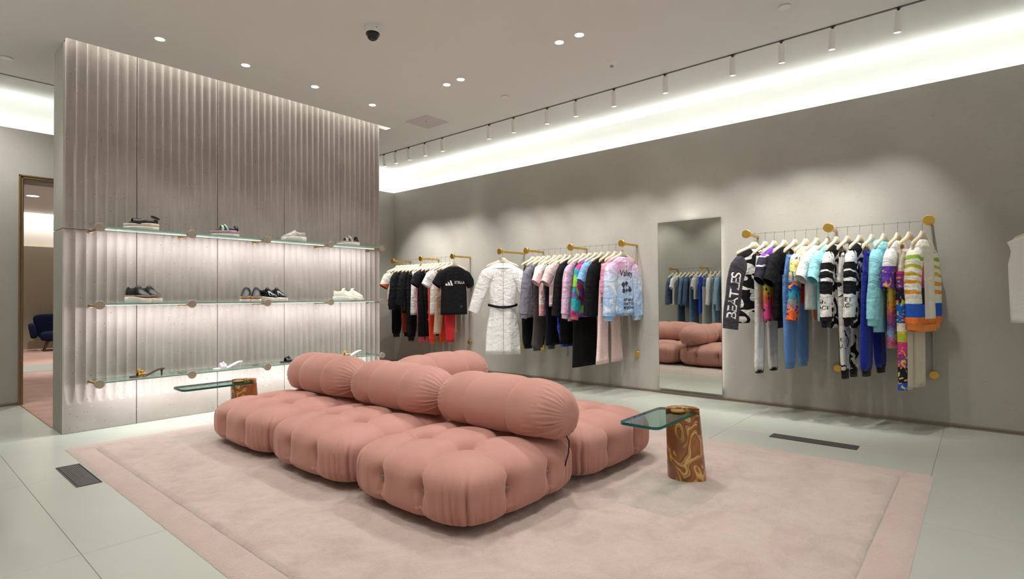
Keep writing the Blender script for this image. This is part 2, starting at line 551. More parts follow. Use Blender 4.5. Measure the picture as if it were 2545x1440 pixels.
# --- fluted partition: core wall with ten panels
b = MB(); b.box(PX0 + .012, PX1, YF + .03, YF + .36, 0, ZC + .52)
b.box(PX0, PX0 + .012, YF + .0, YF + .36, 0, 1.705); b.box(PX0, PX0 + .012, YF + .0, YF + .36, 1.712, ZC)
part = struct('wall_partition', b, M['plaster'], 'free-standing fluted terrazzo partition wall')
FP, D0 = .069, .021
def panel_mesh(x0, x1, z0, z1, first):
    """concave flutes cut into a slab; near the floor each flute fades to a point"""
    w = x1 - x0
    nfl = max(1, round(w / FP)); p = w / nfl
    k = D0 / (p / 2) ** 2
    sub = 10
    xs = np.linspace(0, w, nfl * sub + 1)
    if z0 < .1:
        zs = np.concatenate([[0, .15, .23], np.linspace(.24, .46, 30), [.7, 1.1, z1]])
    else:
        zs = np.array([z0, (z0 + z1) / 2, z1])
    D = D0 * np.sqrt(np.clip((zs - .24) / .20, 0, 1)) if z0 < .1 else np.full(len(zs), D0)
    X, Z = np.meshgrid(xs, zs)
    loc = (X % p) - p / 2
    DD = np.repeat(D[:, None], len(xs), 1)
    Y = np.maximum(0, DD - k * loc * loc)
    Y[:, 0] = 0; Y[:, -1] = 0
    rows = []
    b = MB()
    n = len(xs)
    V = [(x0 + X[i, j], YF + Y[i, j], Z[i, j]) for i in range(len(zs)) for j in range(n)]
    Fs = [(i * n + j, i * n + j + 1, (i + 1) * n + j + 1, (i + 1) * n + j) for i in range(len(zs) - 1) for j in range(n - 1)]
    b.add(V, Fs)
    # edges back to the core
    for j in (0, n - 1):
        e = [(x0 + xs[j], YF + Y[i, j], zs[i]) for i in range(len(zs))]
        b.loft([e, [(q[0], YF + .03, q[2]) for q in e]], close=False)
    for i in (0, len(zs) - 1):
        e = [(x0 + xs[j], YF + Y[i, j], zs[i]) for j in range(n)]
        b.loft([e, [(q[0], YF + .03, q[2]) for q in e]], close=False)
    me = b.mesh('fluted_panel', True)
    me.set_sharp_from_angle(angle=R(28))
    return me
PXS = [PX0 + .012, 1.545, 2.232, 2.92, 3.608, PX1]
for k in range(5):
    for z0, z1 in ((0, 1.706), (1.711, ZC + .5)):
        put('fluted_panel', panel_mesh(PXS[k] + (.003 if k else 0), PXS[k + 1] - .003, z0, z1, k == 0), M['terrazzo'], part)
# ================================================================== glass shelves on the fluted wall
BX = [1.205, 1.895, 2.59, 3.30, 3.985]
def shelf(z, label):
    t = thing('glass_shelf', label, 'shelf', (BX[0], YF, z), group='glass shelves on the fluted wall')
    yo = -.30
    for k in range(4):
        x0, x1 = BX[k] - BX[0] + .006, BX[k + 1] - BX[0] - .006
        g = put('glass_panel', MB().box(x0, x1, yo + .012, -.006, -.006, .006), M['glass'], t, smooth=False)
        put('polished_edge', MB().box(x0, x1, yo + .0105, yo + .012, -.006, .006), M['glass_edge'], g, smooth=False)
    for k in range(5):
        x = BX[k] - BX[0]
        r = put('bracket', MB().cyl((x, yo, -.016), .008, .285, axis=1, n=12).cyl((x, -.014, -.016), .017, .014, axis=1, n=16), M['brass_dull'], t)
        put('disc', MB().cyl((x, yo - .014, -.006), .036, .014, axis=1, n=32, bev=.002), M['disc'], r)
    put('light_strip', MB().box(.02, BX[4] - BX[0] - .02, -.176, -.166, -.013, -.0065), M['led'], t, smooth=False)
    for k in range(4):
        light('strip', 'AREA', (BX[k] + .345, YF - .17, z - .022), P_SHELF * .69, t, (.985, .955, 1.0), size=(.66, .04), direction=(0, .35, -1))
    return t
SHZ = (1.712, 1.075, .430)
shelf(SHZ[0], 'top glass shelf carrying four single platform shoes')
shelf(SHZ[1], 'middle glass shelf carrying four pairs of shoes')
shelf(SHZ[2], 'lowest glass shelf carrying four slip-on sandals')

# ================================================================== ceiling fittings
DL = [(1.53, 5.11), (2.22, 5.10), (2.91, 5.10), (3.61, 5.11), (3.76, 4.06), (3.76, 3.86), (3.76, 2.67), (3.76, 2.47), (3.76, 1.28), (3.76, 1.08)]
DLN = ['recessed downlight nearest the fluted wall\'s left end', 'second recessed downlight along the fluted wall', 'third recessed downlight along the fluted wall', 'recessed downlight by the fluted wall\'s right end',
       'far pair of ceiling downlights, the one farther from the camera', 'far pair of ceiling downlights, the one nearer the camera', 'middle pair of ceiling downlights, the one farther away', 'middle pair of ceiling downlights, the one nearer the camera']
for k, (x, y) in enumerate(DL[:8]):
    t = thing('downlight', DLN[k], 'light', (x, y, ZC), group='recessed ceiling downlights')
    put('ring', MB().lathe((0, 0, 0), [(0, .045), (-.004, .045), (-.004, .036), (-.001, .034)], n=28, cap=False), M['spot'], t)
    put('lens', MB().cyl((0, 0, -.003), .035, .002, n=28), M['lamp'], t)
    wall_side = k < 4
    light('bulb', 'SPOT', (x, y, ZC - .02), P_DOWN * (1.0 if wall_side else 1.25), t, WARM, direction=(0, .06 if wall_side else 0, -1), cone=74 if wall_side else 100, blend=1.0 if wall_side else .7, radius=.035)

# unseen downlights added as fill above and beside the camera; first continues the pairs
for k, (x, y) in enumerate([(3.76, 1.18), (1.9, 2.7), (1.9, 1.3), (.6, 2.7), (.6, 1.2), (.25, 4.2), (.25, 5.6), (1.6, -1.2)]):
    put('fill_lamp', MB().cyl((x, y, ZC - .004), .036, .004, n=24), M['lamp'], ceiling)
    light('bulb', 'SPOT', (x, y, ZC - .02), P_DOWN * 1.15, ceiling, WARM, direction=(0, 0, -1), cone=105, blend=.7, radius=.04)
light('bulb', 'SPOT', (.3, 6.75, ZC - .1), P_SPOT * 1.1, ceiling, WARM, target=(.7, YB, 1.6), cone=110, blend=.8, radius=.04)  # unseen spot added to brighten the left part of the back wall

# track and its spots
def track(name, bx, label):
    return tag(put(name, bx, M['track'], smooth=False), label, 'light track')
track('light_track', MB().box(XT - .011, XT + .011, YN, 7.03, ZC - .004, ZC), 'black ceiling track running along the long plaster wall')
track('light_track', MB().box(XL, XT - .012, 7.01, 7.03, ZC - .004, ZC), 'black ceiling track behind the fluted partition')
SPY = [6.76, 6.48, 6.18, 5.83, 5.47, 4.61, 4.21, 3.71, 3.32, 2.85, 2.29, 1.65, 1.25, .87, .44]
TGT = [7.0, 6.9, 6.5, 6.2, 5.9, 5.2, 4.7, 4.2, 3.7, 3.2, 2.5, 1.9, 1.4, 1.2, .75]
sp_body = MB().cyl((0, 0, -.165), .026, .15, n=24, bev=.002).mesh('body', 35)
sp_lens = MB().cyl((0, 0, -.1655), .021, .002, n=24).mesh('lens', 35)
sp_adap = MB().cyl((0, 0, -.018), .010, .018, n=12).box(-.012, .012, -.02, .02, -.005, 0).mesh('adapter', 35)
ORD = ['first', 'second', 'third', 'fourth', 'fifth', 'sixth', 'seventh', 'eighth', 'ninth', 'tenth', 'eleventh', 'twelfth', 'thirteenth', 'fourteenth', 'fifteenth']
for k, y in enumerate(SPY):
    if k == 0: lb = 'white track spotlight farthest from the camera, beside the fluted wall edge'
    elif k == 14: lb = 'white track spotlight nearest the camera at top right'
    elif k < 8: lb = ORD[k] + ' white track spotlight counted from the fluted wall'
    else: lb = ORD[14 - k] + ' white track spotlight counted from the right end of the track'
    t = thing('track_spotlight', lb, 'spotlight', (XT, y, ZC - .003), group='white cylinder spotlights on the ceiling track')
    put('adapter', sp_adap, M['track'], t)
    tg = Vector((XW - .15, TGT[k], 1.35)) - Vector((XT, y, ZC))
    tilt = .45 if k != 12 else .6
    rx, ry = math.atan2(tg.y, -tg.z) * tilt, -math.atan2(tg.x, -tg.z) * tilt
    put('body', sp_body, M['spot'], t, (0, 0, -.012), (rx, ry, 0))
    put('lens', sp_lens, M['lamp'], t, (0, 0, -.012), (rx, ry, 0))
    dd = tg.normalized()
    light('bulb', 'SPOT', tuple(Vector((XT, y, ZC)) + Vector((math.sin(-ry) * .2, math.sin(rx) * .2, -.2))), P_SPOT, t, WARM, direction=tg, cone=62, blend=.75, radius=.025)

# dome camera, access panel, detectors, concealed sprinkler caps
t = thing('dome_camera', 'white security camera with a dark dome on the ceiling', 'camera', (2.57, 3.63, ZC))
put('housing', MB().lathe((0, 0, 0), [(0, .062), (-.035, .06), (-.052, .052), (-.055, .045)], n=32), mat('cam_white', '#e2e5e5', .4), t)
put('collar', MB().lathe((0, 0, 0), [(-.05, .053), (-.064, .053), (-.068, .047)], n=32), M['black'], t)
put('dome', MB().lathe((0, 0, -.066), [(-.044 * math.sin(a), .046 * math.cos(a)) for a in np.linspace(0, 1.5, 9)], n=28), mat('dome_dark', '#221c1a', .08), t)
for a in (0.4, 2.5, 4.6):
    put('screw', MB().cyl((.057 * math.cos(a), .057 * math.sin(a), -.026), .006, .006, n=10), M['dark'], t)
t = thing('access_panel', 'square pale grey access panel set in the ceiling', 'ceiling panel', (4.41, 5.115, ZC))
put('panel', MB().box(-.18, .18, -.195, .195, -.006, 0, .003), mat('panel_grey', '#cdc6c6', .7), t, smooth=False)
put('latch', MB().cyl((-.04, -.02, -.010), .006, .004, n=12), M['dark'], t)
t = thing('smoke_detector', 'white domed smoke detector near the track lights', 'smoke detector', (4.40, 2.54, ZC))
put('base', MB().lathe((0, 0, 0), [(0, .05), (-.012, .05), (-.03, .036), (-.034, .022)], n=32), M['spot'], t)
put('sensor', MB().cyl((0, 0, -.046), .017, .014, n=20, bev=.003), mat('sensor_grey', '#8d8a84', .5), t)
for (x, y, lb) in ((4.40, 3.84, 'flat round ceiling cap above the middle of the room'), (4.40, 1.08, 'flat round ceiling cap close to the nearest track lights'), (.76, 6.52, 'flat round ceiling cap left of the fluted partition')):
    t = thing('sprinkler_cap', lb, 'sprinkler', (x, y, ZC), group='flat round ceiling caps')
    put('plate', MB().cyl((0, 0, -.010), .043, .006, n=32, bev=.002), M['spot'], t)
    put('stem', MB().cyl((0, 0, -.005), .03, .005, n=24), M['dark'], t)

# far room downlight
t = thing('downlight', 'recessed downlight in the low ceiling beyond the doorway', 'light', (1.93, 13.4, ZF))
put('ring', MB().lathe((0, 0, 0), [(0, .10), (-.004, .10), (-.004, .09)], n=28, cap=False), M['spot'], t)
put('lens', MB().cyl((0, 0, -.003), .09, .002, n=28), M['lamp'], t)
light('bulb', 'SPOT', (1.93, 13.4, ZF - .02), 150, t, WARM, cone=110, blend=.6, radius=.05)
light('bulb', 'SPOT', (2.6, 11.6, ZF - .02), 200, t, WARM, cone=70, blend=.6, radius=.05)  # this and the next are unseen bulbs added to light the far room
light('bulb', 'SPOT', (1.9, 8.9, ZF - .02), 110, t, WARM, cone=110, blend=.6, radius=.05)

# ================================================================== floor grilles
def grille(x0, x1, y0, y1, label, across):
    t = thing('floor_grille', label, 'floor vent', (x0, y0, 0))
    w, d = x1 - x0, y1 - y0
    put('frame', MB().box(0, w, 0, .006, -.004, .004).box(0, w, d - .006, d, -.004, .004).box(0, .006, .006, d - .006, -.004, .004).box(w - .006, w, .006, d - .006, -.004, .004), M['dark'], t, smooth=False)
    put('tray', MB().box(.006, w - .006, .006, d - .006, -.003, .001), mat('grille_tray', '#35322f', .7), t, smooth=False)
    n = 10
    for k in range(n):
        x = .012 + (w - .024) * (k + .5) / n
        put('slat', MB().box(x - .0042, x + .0042, .006, d - .006, .0005, .0035), mat('grille_slat', '#5b5754', .5, .3), t, smooth=False)
    return t
grille(4.605, 4.735, .69, 1.28, 'dark slotted floor vent between rug and garment rail', 0)
g2 = grille(.79, .918, 4.08, 4.65, 'dark floor vent plate touching the left edge of the rug', 0)
# ================================================================== rug
RX0, RX1, RY0, RY1, RB = .93, 4.225, .23, 5.165, .155
rug = thing('rug', 'large blush pink pile rug with a smooth border under the sofa', 'rug', (RX0, RY0, 0))
w, d = RX1 - RX0, RY1 - RY0
def pile(x0, x1, y0, y1, step, amp, h, seed):
    xs = np.linspace(x0, x1, max(2, int((x1 - x0) / step))); ys = np.linspace(y0, y1, max(2, int((y1 - y0) / step)))
    X, Y = np.meshgrid(xs, ys)
    Z = h + amp * (vnoise(X * 30, Y * 30, seed) - .5) + amp * .8 * (vnoise(X * 7, Y * 7, seed + 1) - .5)
    X2 = X + .004 * (vnoise(X * 25, Y * 25, seed + 2) - .5); Y2 = Y + .004 * (vnoise(X * 25, Y * 25, seed + 3) - .5)
    e = (X == x0) | (X == x1) | (Y == y0) | (Y == y1)
    Z = np.where(e, .001, Z)
    n = len(xs)
    V = np.stack([X2, Y2, Z], -1).reshape(-1, 3).tolist()
    Fs = [(i * n + j, i * n + j + 1, (i + 1) * n + j + 1, (i + 1) * n + j) for i in range(len(ys) - 1) for j in range(n - 1)]
    return MB().add(V, Fs)
bd = MB()
for a in ((0, w, 0, RB), (0, w, d - RB, d), (0, RB, RB - .012, d - RB + .012), (w - RB, w, RB - .012, d - RB + .012)):
    q = pile(*a, .02, .003, .015, 5); bd.add(q.v, q.f)
put('border', bd, M['rug_border'], rug, smooth=True)
put('field', pile(RB + .003, w - RB - .003, RB + .003, d - RB - .003, .016, .010, .019, 9), M['rug_field'], rug, smooth=True)

# ================================================================== sofa
def lattice(nx, ny, nz):
    idx = {}; P = []; Fs = []
    def vid(i, j, k):
        q = (i, j, k)
        if q not in idx:
            idx[q] = len(P); P.append((2 * i / nx - 1, 2 * j / ny - 1, 2 * k / nz - 1))
        return idx[q]
    for i in range(nx):
        for j in range(ny):
            Fs.append((vid(i, j, nz), vid(i + 1, j, nz), vid(i + 1, j + 1, nz), vid(i, j + 1, nz)))
            Fs.append((vid(i, j, 0), vid(i, j + 1, 0), vid(i + 1, j + 1, 0), vid(i + 1, j, 0)))
    for i in range(nx):
        for k in range(nz):
            Fs.append((vid(i, 0, k), vid(i + 1, 0, k), vid(i + 1, 0, k + 1), vid(i, 0, k + 1)))
            Fs.append((vid(i, ny, k), vid(i, ny, k + 1), vid(i + 1, ny, k + 1), vid(i + 1, ny, k)))
    for j in range(ny):
        for k in range(nz):
            Fs.append((vid(0, j, k), vid(0, j, k + 1), vid(0, j + 1, k + 1), vid(0, j + 1, k)))
            Fs.append((vid(nx, j, k), vid(nx, j + 1, k), vid(nx, j + 1, k + 1), vid(nx, j, k + 1)))
    return np.array(P), Fs

SHX = .476; SCZ, SHZZ = .179, .175
def folds(a, seed, ks, amp):
    """irregular sharp pleats as a function of a perimeter coordinate"""
    rg = np.random.default_rng(seed)
    f = np.zeros_like(a)
    for k in ks:
        ph = rg.random() * 6.28
        f += (1 - np.abs(np.sin(a * k / 2 + ph + .6 * np.sin(a * 3 + ph)))) ** 2.2 * (.6 + .6 * rg.random())
    return -amp * f / len(ks)

def seat_mesh():
    P, Fs = lattice(112, 112, 46)
    P = np.sign(P) * (1 - (1 - np.abs(P)) ** 1.0)
    p, q = 5.2, 3.0
    A = np.abs(P)
    q = np.where(P[:, 2] < 0, 4.2, 3.0)
    f = (A[:, 0] ** p + A[:, 1] ** p) ** (q / p) + A[:, 2] ** q
    S = P / (f ** (1 / q))[:, None]
    x, y, z = S[:, 0] * SHX, S[:, 1] * SHX, S[:, 2] * SHZZ + SCZ
    # normal from the implicit gradient
    ab = (np.abs(S[:, 0]) ** p + np.abs(S[:, 1]) ** p) + 1e-9
    gx = ab ** (q / p - 1) * np.abs(S[:, 0]) ** (p - 1) * np.sign(S[:, 0]) / SHX
    gy = ab ** (q / p - 1) * np.abs(S[:, 1]) ** (p - 1) * np.sign(S[:, 1]) / SHX
    gz = np.abs(S[:, 2]) ** (q - 1) * np.sign(S[:, 2]) / SHZZ
    nl = np.sqrt(gx ** 2 + gy ** 2 + gz ** 2) + 1e-9
    n = np.stack([gx / nl, gy / nl, gz / nl], -1)
    xc = .162
    top = np.clip(n[:, 2], 0, 1) ** 1.2
    side = 1 - np.clip(np.abs(n[:, 2]), 0, 1) ** 2
    zb = .18
    def prof(dd): return .52 * np.exp(-(dd / .046) ** 2) + .48 * np.exp(-np.abs(dd) / .012)
    wob = .006 * np.sin(9 * x + 4 * y) + .004 * np.sin(23 * y - 11 * x)
    dx = prof(np.abs(x) - xc + wob); dy = prof(np.abs(y) - xc + wob)
    def depth(o):
        tp = .020 + .036 * np.exp(-((np.abs(o) - xc) / .06) ** 2)
        sd = .022 + .040 * np.exp(-((z - zb) / .055) ** 2)
        return tp * top + sd * (1 - top)
    low = np.where(n[:, 2] < -.3, .4, 1.0)
    disp = -(dx * depth(y) + dy * depth(x)) * low
    tuft = np.exp(-(((np.abs(x) - xc) ** 2 + (np.abs(y) - xc) ** 2) / (2 * .05 ** 2)))
    disp -= .022 * tuft * top
    # puff between the seams
    disp += .010 * side * (1 - dx) * (1 - dy)
    # pleats gathered at the corners and below the buttons
    ang = np.arctan2(y, x)
    corner = sstep(.20, .42, np.minimum(np.abs(x), np.abs(y)))
    lower = sstep(.31, .10, z)
    msk = side * corner * (.25 + .75 * lower)
    near = np.maximum(np.exp(-((np.abs(x) - xc) / .05) ** 2), np.exp(-((np.abs(y) - xc) / .05) ** 2)) * side * sstep(.24, .12, z)
    ang2 = ang + .006 * np.sin(z * 22 + 5 * x)
    disp += folds(ang2, 3, (46, 71, 97), .046) * msk + folds(ang2, 8, (64, 90), .024) * near
    V = np.stack([x, y, z], -1) + n * disp[:, None]
    V[:, 2] = np.maximum(V[:, 2], .012)
    me = MB().add(V, Fs).mesh('seat', True)
    return me

def roll_mesh(L=.985, ry=.198, rz=.188):
    nu, nv = 150, 132
    uu = np.sin(np.linspace(-math.pi / 2, math.pi / 2, nu)) * .55 + np.linspace(-1, 1, nu) * .45
    th = np.linspace(0, 2 * math.pi, nv, endpoint=False)
    Ug, T = np.meshgrid(uu, th, indexing='ij')
    rad = (1 - np.clip(np.abs(Ug), 0, 1) ** 4.6) ** (1 / 2.4)
    x = Ug * L / 2
    seam = np.exp(-np.abs(np.abs(x) - L / 6) / .008) * .011 + np.exp(-((np.abs(x) - L / 6) / .05) ** 2) * .010
    dr = -seam
    endm = sstep(.62, .88, np.abs(Ug)) * sstep(1.0, .93, np.abs(Ug)) ** .5
    dr = dr + folds(T + .05 * np.sin(Ug * 9), 5, (31, 47, 62), .032) * endm * (.55 + .45 * sstep(.3, -.7, np.sin(T)))
    mid = sstep(.55, .62, np.abs(Ug)) * sstep(.9, .7, np.abs(Ug)) * sstep(.1, -.6, np.sin(T))
    dr = dr + folds(T, 15, (40, 57), .020) * mid
    dr = dr * np.clip(rad * 1.6, 0, 1)
    y = np.cos(T) * (ry * rad + dr); z = np.sin(T) * (rz * rad + dr)
    soft = .35 + .5 * sstep(.70, .95, np.abs(Ug))      # pressed flat where it rests on the seat
    z = np.where(z < -.10, -.10 + (z + .10) * soft, z)
    V = np.stack([x, y, z], -1).reshape(-1, 3)
    Fs = [(i * nv + j, i * nv + (j + 1) % nv, (i + 1) * nv + (j + 1) % nv, (i + 1) * nv + j) for i in range(nu - 1) for j in range(nv)]
    return MB().add(V, Fs).mesh('cushion', True)

SX0, SY0f, PIT = 1.685, 1.715, .948
seat_me, roll_me = seat_mesh(), roll_mesh()
foot_me = MB().cyl((0, 0, 0), .03, .03, n=16).mesh('foot', 35)
ring_me = MB().torus((0, 0, 0), .0085, .0022, axis=1, n=16, k=6).lathe((0, -.001, 0), [(0, .004), (.006, .004)], axis=1, n=10).mesh('ring_button', True)
hook_me = MB().tube([(0, 0, .016), (0, 0, .0), (.004, 0, -.006), (.009, 0, -.004)], .002, 6).mesh('hook', True)
ROWN = ['front row', 'rear row']
POSN = ['nearest the camera', 'in the middle', 'farthest from the camera']
for r in range(2):
    for k in range(3):
        cx, cy = SX0 + SHX + r * PIT * .985, SY0f + SHX + k * PIT
        lb = ('pink velvet tufted seat module of the front row, ' if r == 0 else 'pink velvet tufted seat module of the rear row, ') + POSN[k]
        t = thing('sofa_module', lb, 'sofa', (cx, cy, .018), [0, math.pi / 2, math.pi, -math.pi / 2][(k * 2 + r) % 4] * 0, group='pink velvet sofa modules')
        put('seat', seat_me, M['velvet'], t)
        for sx in (-1, 1):
            for sy in (-1, 1):
                put('foot', foot_me, M['black'], t, (sx * .25, sy * .25, 0))
        zb = .178
        spots = []
        if r == 0: spots += [(-(SHX - .035), s * .162, math.pi / 2) for s in (-1, 1)]
        else: spots += [(SHX - .035, s * .162, -math.pi / 2) for s in (-1, 1)]
        if k == 0: spots += [(s * .162, -(SHX - .035), 0.0) for s in (-1, 1)]
        if k == 2: spots += [(s * .162, SHX - .035, math.pi) for s in (-1, 1)]
        for (x, y, a) in spots:
            rg = put('ring_button', ring_me, M['steel'], t, (x, y, zb), (0, 0, -a if abs(a) < 2 else a))
            put('hook', hook_me, M['steel'], rg, (0, -.004, -.006))
        if r == 0:
            for sx in (-1, 1):
                for sy in (-1, 1):
                    put('tuft_button', MB().cyl((0, 0, 0), .008, .006, n=12), M['black'], t, (sx * .162, sy * .162, .235))
RZ = .452
def bolster(x, y, rot, lb):
    t = thing('bolster', lb, 'cushion', (x, y, RZ + .018), rot, group='pink velvet bolster backrests')
    put('cushion', roll_me, M['velvet'], t)
    return t
bx = SX0 + SHX + .292
b1 = bolster(bx, SY0f + .450, math.pi / 2, 'pink velvet bolster backrest nearest the camera')
bolster(bx, SY0f + .462 + PIT, math.pi / 2, 'middle pink velvet bolster of the three in line')
bolster(bx, SY0f + .468 + 2 * PIT, math.pi / 2, 'pink velvet bolster in line farthest from the camera')
b4 = bolster(SX0 + .475 + PIT * .985, SY0f + SHX + PIT + .295, 0, 'pink velvet bolster lying crosswise on the rear row')
# black straps that tie the open bolster ends down to the seats
put('strap', MB().tube([(-.455, .012, -.10), (-.478, .012, -.13), (-.474, .012, -.19), (-.450, .012, -.268)], [.004, .004, .004, .004], 8), M['black'], b1)
put('strap', MB().tube([(.455, 0, -.10), (.476, 0, -.13), (.474, 0, -.19), (.440, 0, -.268)], [.004] * 4, 8), M['black'], b4)

# ================================================================== burl side tables with a glass leaf
def rrect(x0, x1, y0, y1, r, n=6):
    o = []
    for cx, cy, a0 in ((x1 - r, y0 + r, -90), (x1 - r, y1 - r, 0), (x0 + r, y1 - r, 90), (x0 + r, y0 + r, 180)):
        for k in range(n + 1):
            a = R(a0 + 90 * k / n); o.append((cx + math.cos(a) * r, cy + math.sin(a) * r))
    return o
def side_table(x, y, rot, lb):
    t = thing('side_table', lb, 'side table', (x, y, .018), rot, group='burl wood side tables with glass leaves')
    n = 48
    rings = []
    for z in np.linspace(0, .378, 12):
        s = z / .41; r = .113 - .014 * s
        cx, cy = -.014 * s, .018 * s
        rings.append([(cx + math.cos(a) * r, cy + math.sin(a) * r, z) for a in (2 * math.pi * j / n for j in range(n))])
    put('trunk', MB().loft(rings, True, True), M['burl'], t)
    # crescent top that clasps the glass
    cx, cy, r = -.014, .018, .099
    out = []
    a0, a1 = R(-62), R(128)
    for k in range(25):
        a = a0 + (a1 - a0) * k / 24; out.append((cx + math.cos(a) * r, cy + math.sin(a) * r))
    inner = []
    for k in range(13):
        s = k / 12
        p0, p1 = Vector(out[-1]), Vector(out[0])
        q = p0.lerp(p1, s); bow = math.sin(math.pi * s) * .030
        inner.append((q.x + bow * .75, q.y + bow * .6))
    put('crescent', MB().prism(out + inner[1:-1], .376, .413), M['burl'], t)
    g = put('glass_leaf', MB().prism(rrect(-.50, .035, -.055, .185, .04), .380, .3955), M['teal_glass'], t, smooth=30)
    ol = rrect(-.50, .035, -.055, .185, .04); ol2 = rrect(-.4985, .0335, -.0535, .1835, .0385)
    bb = MB(); bb.loft([[(a, b, .380) for a, b in ol], [(a, b, .3955) for a, b in ol], [(a, b, .3955) for a, b in ol2], [(a, b, .380) for a, b in ol2], [(a, b, .380) for a, b in ol]])
    put('glass_edge', bb, M['teal_edge'], g, smooth=30)
    put('pivot_disc', MB().cyl((-.052, .03, .3957), .042, .012, n=32, bev=.003), mat('pivot_wood', '#8a6a34', .35), t)
    return t
side_table(3.229, 1.369, 0, 'burl wood side table with glass leaf beside the rear sofa corner')
side_table(2.055, 4.71, 0, 'burl wood side table with glass leaf behind the far sofa end')

# ================================================================== navy armchair in the far room
t = thing('armchair', 'navy blue tufted armchair on brown legs beyond the doorway', 'armchair', (2.72, 15.45, 0), R(-8))
nv = mat('navy_fabric', '#171c36', .9, spec=.15)
def soft_box(x0, x1, y0, y1, z0, z1, p=4.0, taper=0.0, lean=0.0):
    P, Fs = lattice(14, 14, 10)
    A = np.abs(P); s = 1 / ((A ** p).sum(1)) ** (1 / p)
    S = P * s[:, None]
    h = (S[:, 2] + 1) / 2
    sc = 1 + taper * (h - .5)
    V = np.stack([(x0 + x1) / 2 + S[:, 0] * (x1 - x0) / 2 * sc, (y0 + y1) / 2 + S[:, 1] * (y1 - y0) / 2 + lean * h, (z0 + z1) / 2 + S[:, 2] * (z1 - z0) / 2], -1)
    return MB().add(V, Fs)
put('seat', soft_box(-.36, .40, -.36, .30, .20, .42), nv, t, smooth=True)
bk = put('backrest', soft_box(-.45, .48, .14, .34, .24, .79, 6, .22, .10), nv, t, smooth=True)
for x in (-.2, 0, .2): put('tuft', MB().cyl((x, .165, .60), .014, .012, axis=1, n=12), M['black'], bk)
for s in (-1, 1):
    P = soft_box(-.06, .06, -.20, .28, .28, .60, 5, 0, .05)
    put('armrest', P, nv, t, (s * .41, 0, 0), (0, R(9) * s, 0), smooth=True)
wl = mat('walnut_leg', '#5d3a24', .5)
for sx, sy in ((-1, -1), (1, -1), (-1, 1), (1, 1)):
    put('leg', MB().tube([(sx * .22, sy * .2 - .02, .23), (sx * .30, sy * .24 - .02, 0)], [.022, .014], 10), wl, t)
# ================================================================== wall mirror
t = thing('wall_mirror', 'tall frameless backlit mirror on the long plaster wall', 'mirror', (XW, 2.445, .065))
put('mirror_glass', MB().box(-.034, -.030, -.355, .355, 0, 1.885), M['chrome'], t, smooth=False)
put('edge_frame', MB().box(-.034, -.022, -.358, -.355, 0, 1.885).box(-.034, -.022, .355, .358, 0, 1.885).box(-.034, -.022, -.358, .358, -.003, 0).box(-.034, -.022, -.358, .358, 1.885, 1.888), M['steel'], t, smooth=False)
put('back_box', MB().box(-.030, 0, -.30, .30, .06, 1.82), M['spot'], t, smooth=False)
for s in (-1, 1):
    light('mirror_strip', 'AREA', (XW - .014, 2.445 + s * .305, .065 + .94), 5.5, t, (1, .99, .95), size=(.016, 1.75), direction=(.0, s, 0)).rotation_euler = (R(90), 0, R(90) * s)
light('mirror_strip', 'AREA', (XW - .014, 2.445, 1.89), 1.6, t, (1, .99, .95), size=(.58, .016), direction=(0, 0, 1))

# ================================================================== garment rails
RZ_RAIL, RX_RAIL = 1.712, 5.545
def bracket(parent, x0, xr, y, z, low=True, sgn=1):
    """brass arm from the wall to a round end plate, wall post and lower stand-off disc (local to parent)"""
    ax0, ax1 = min(x0, xr), max(x0, xr)
    a = put('arm', MB().box(ax0, ax1, y - .008, y + .008, z - .013, z + .013, .002), M['brass'], parent)
    put('end_plate', MB().cyl((xr - (.03 if sgn > 0 else 0), y, z), .041, .03, axis=0, n=32, bev=.003).cyl((xr - (.032 if sgn > 0 else -.030), y, z), .033, .002, axis=0, n=32), M['brass'], a)
    xw = x0 - .012 * sgn
    put('post', MB().box(xw - .006, xw + .006, y - .006, y + .006, .43, z - .012), mat('post_bronze', '#aaa294', .5, .3), parent, smooth=False)
    if low:
        put('stand_off', MB().cyl((min(x0, x0 - .035 * sgn), y, .43), .014, .035, axis=0, n=16).cyl((x0 - (.045 if sgn > 0 else -.030), y, .43), .034, .015, axis=0, n=28, bev=.002), M['brass'], parent)
def rail(ys, lb, xw=XW, xr=RX_RAIL, sgn=1, name='clothes_rail'):
    t = thing(name, lb, 'clothes rail', (0, 0, 0), group='brass and clear clothes rails on the walls')
    for y in ys: bracket(t, xw, xr - .004 * sgn, y, RZ_RAIL, True, sgn)
    if len(ys) > 1:
        put('rod', MB().cyl((xr + .02 * sgn, min(ys) - .02, RZ_RAIL), .0045, max(ys) - min(ys) + .04, axis=1, n=12), M['acrylic'], t)
    return t
rail([7.27, 6.57, 5.86], 'wall rail of sportswear near the far corner')
rail([4.80], 'single brass peg carrying the white hooded coat', xr=5.40)
rail([4.47, 3.78, 3.08], 'wall rail of pastel and black clothes left of the mirror')
rail([1.72, 1.02, .31], 'wall rail of colourful printed clothes right of the mirror')
rail([5.27, 4.57, 3.87], 'wall rail of denim clothes reflected in the mirror', xw=XL, xr=XL + .355, sgn=-1)
rail([-.40], 'single brass peg carrying the sleeveless white top', xr=5.47)

# ================================================================== garment materials
def crease(m_):
    N, L, b = m_.node_tree.nodes, m_.node_tree.links, m_.node_tree.nodes['Principled BSDF']
    n1 = noise(N, L, tex_coord(N, L, (1.6, 1.6, .5)), 11, 3, .5, 1.1)
    n2 = noise(N, L, tex_coord(N, L, (1, 1, 1.6)), 7, 2, .5, 1.6)
    bump(N, L, b, mathn(N, L, 'ADD', n1.outputs[0], n2.outputs[0]), .55, .02)

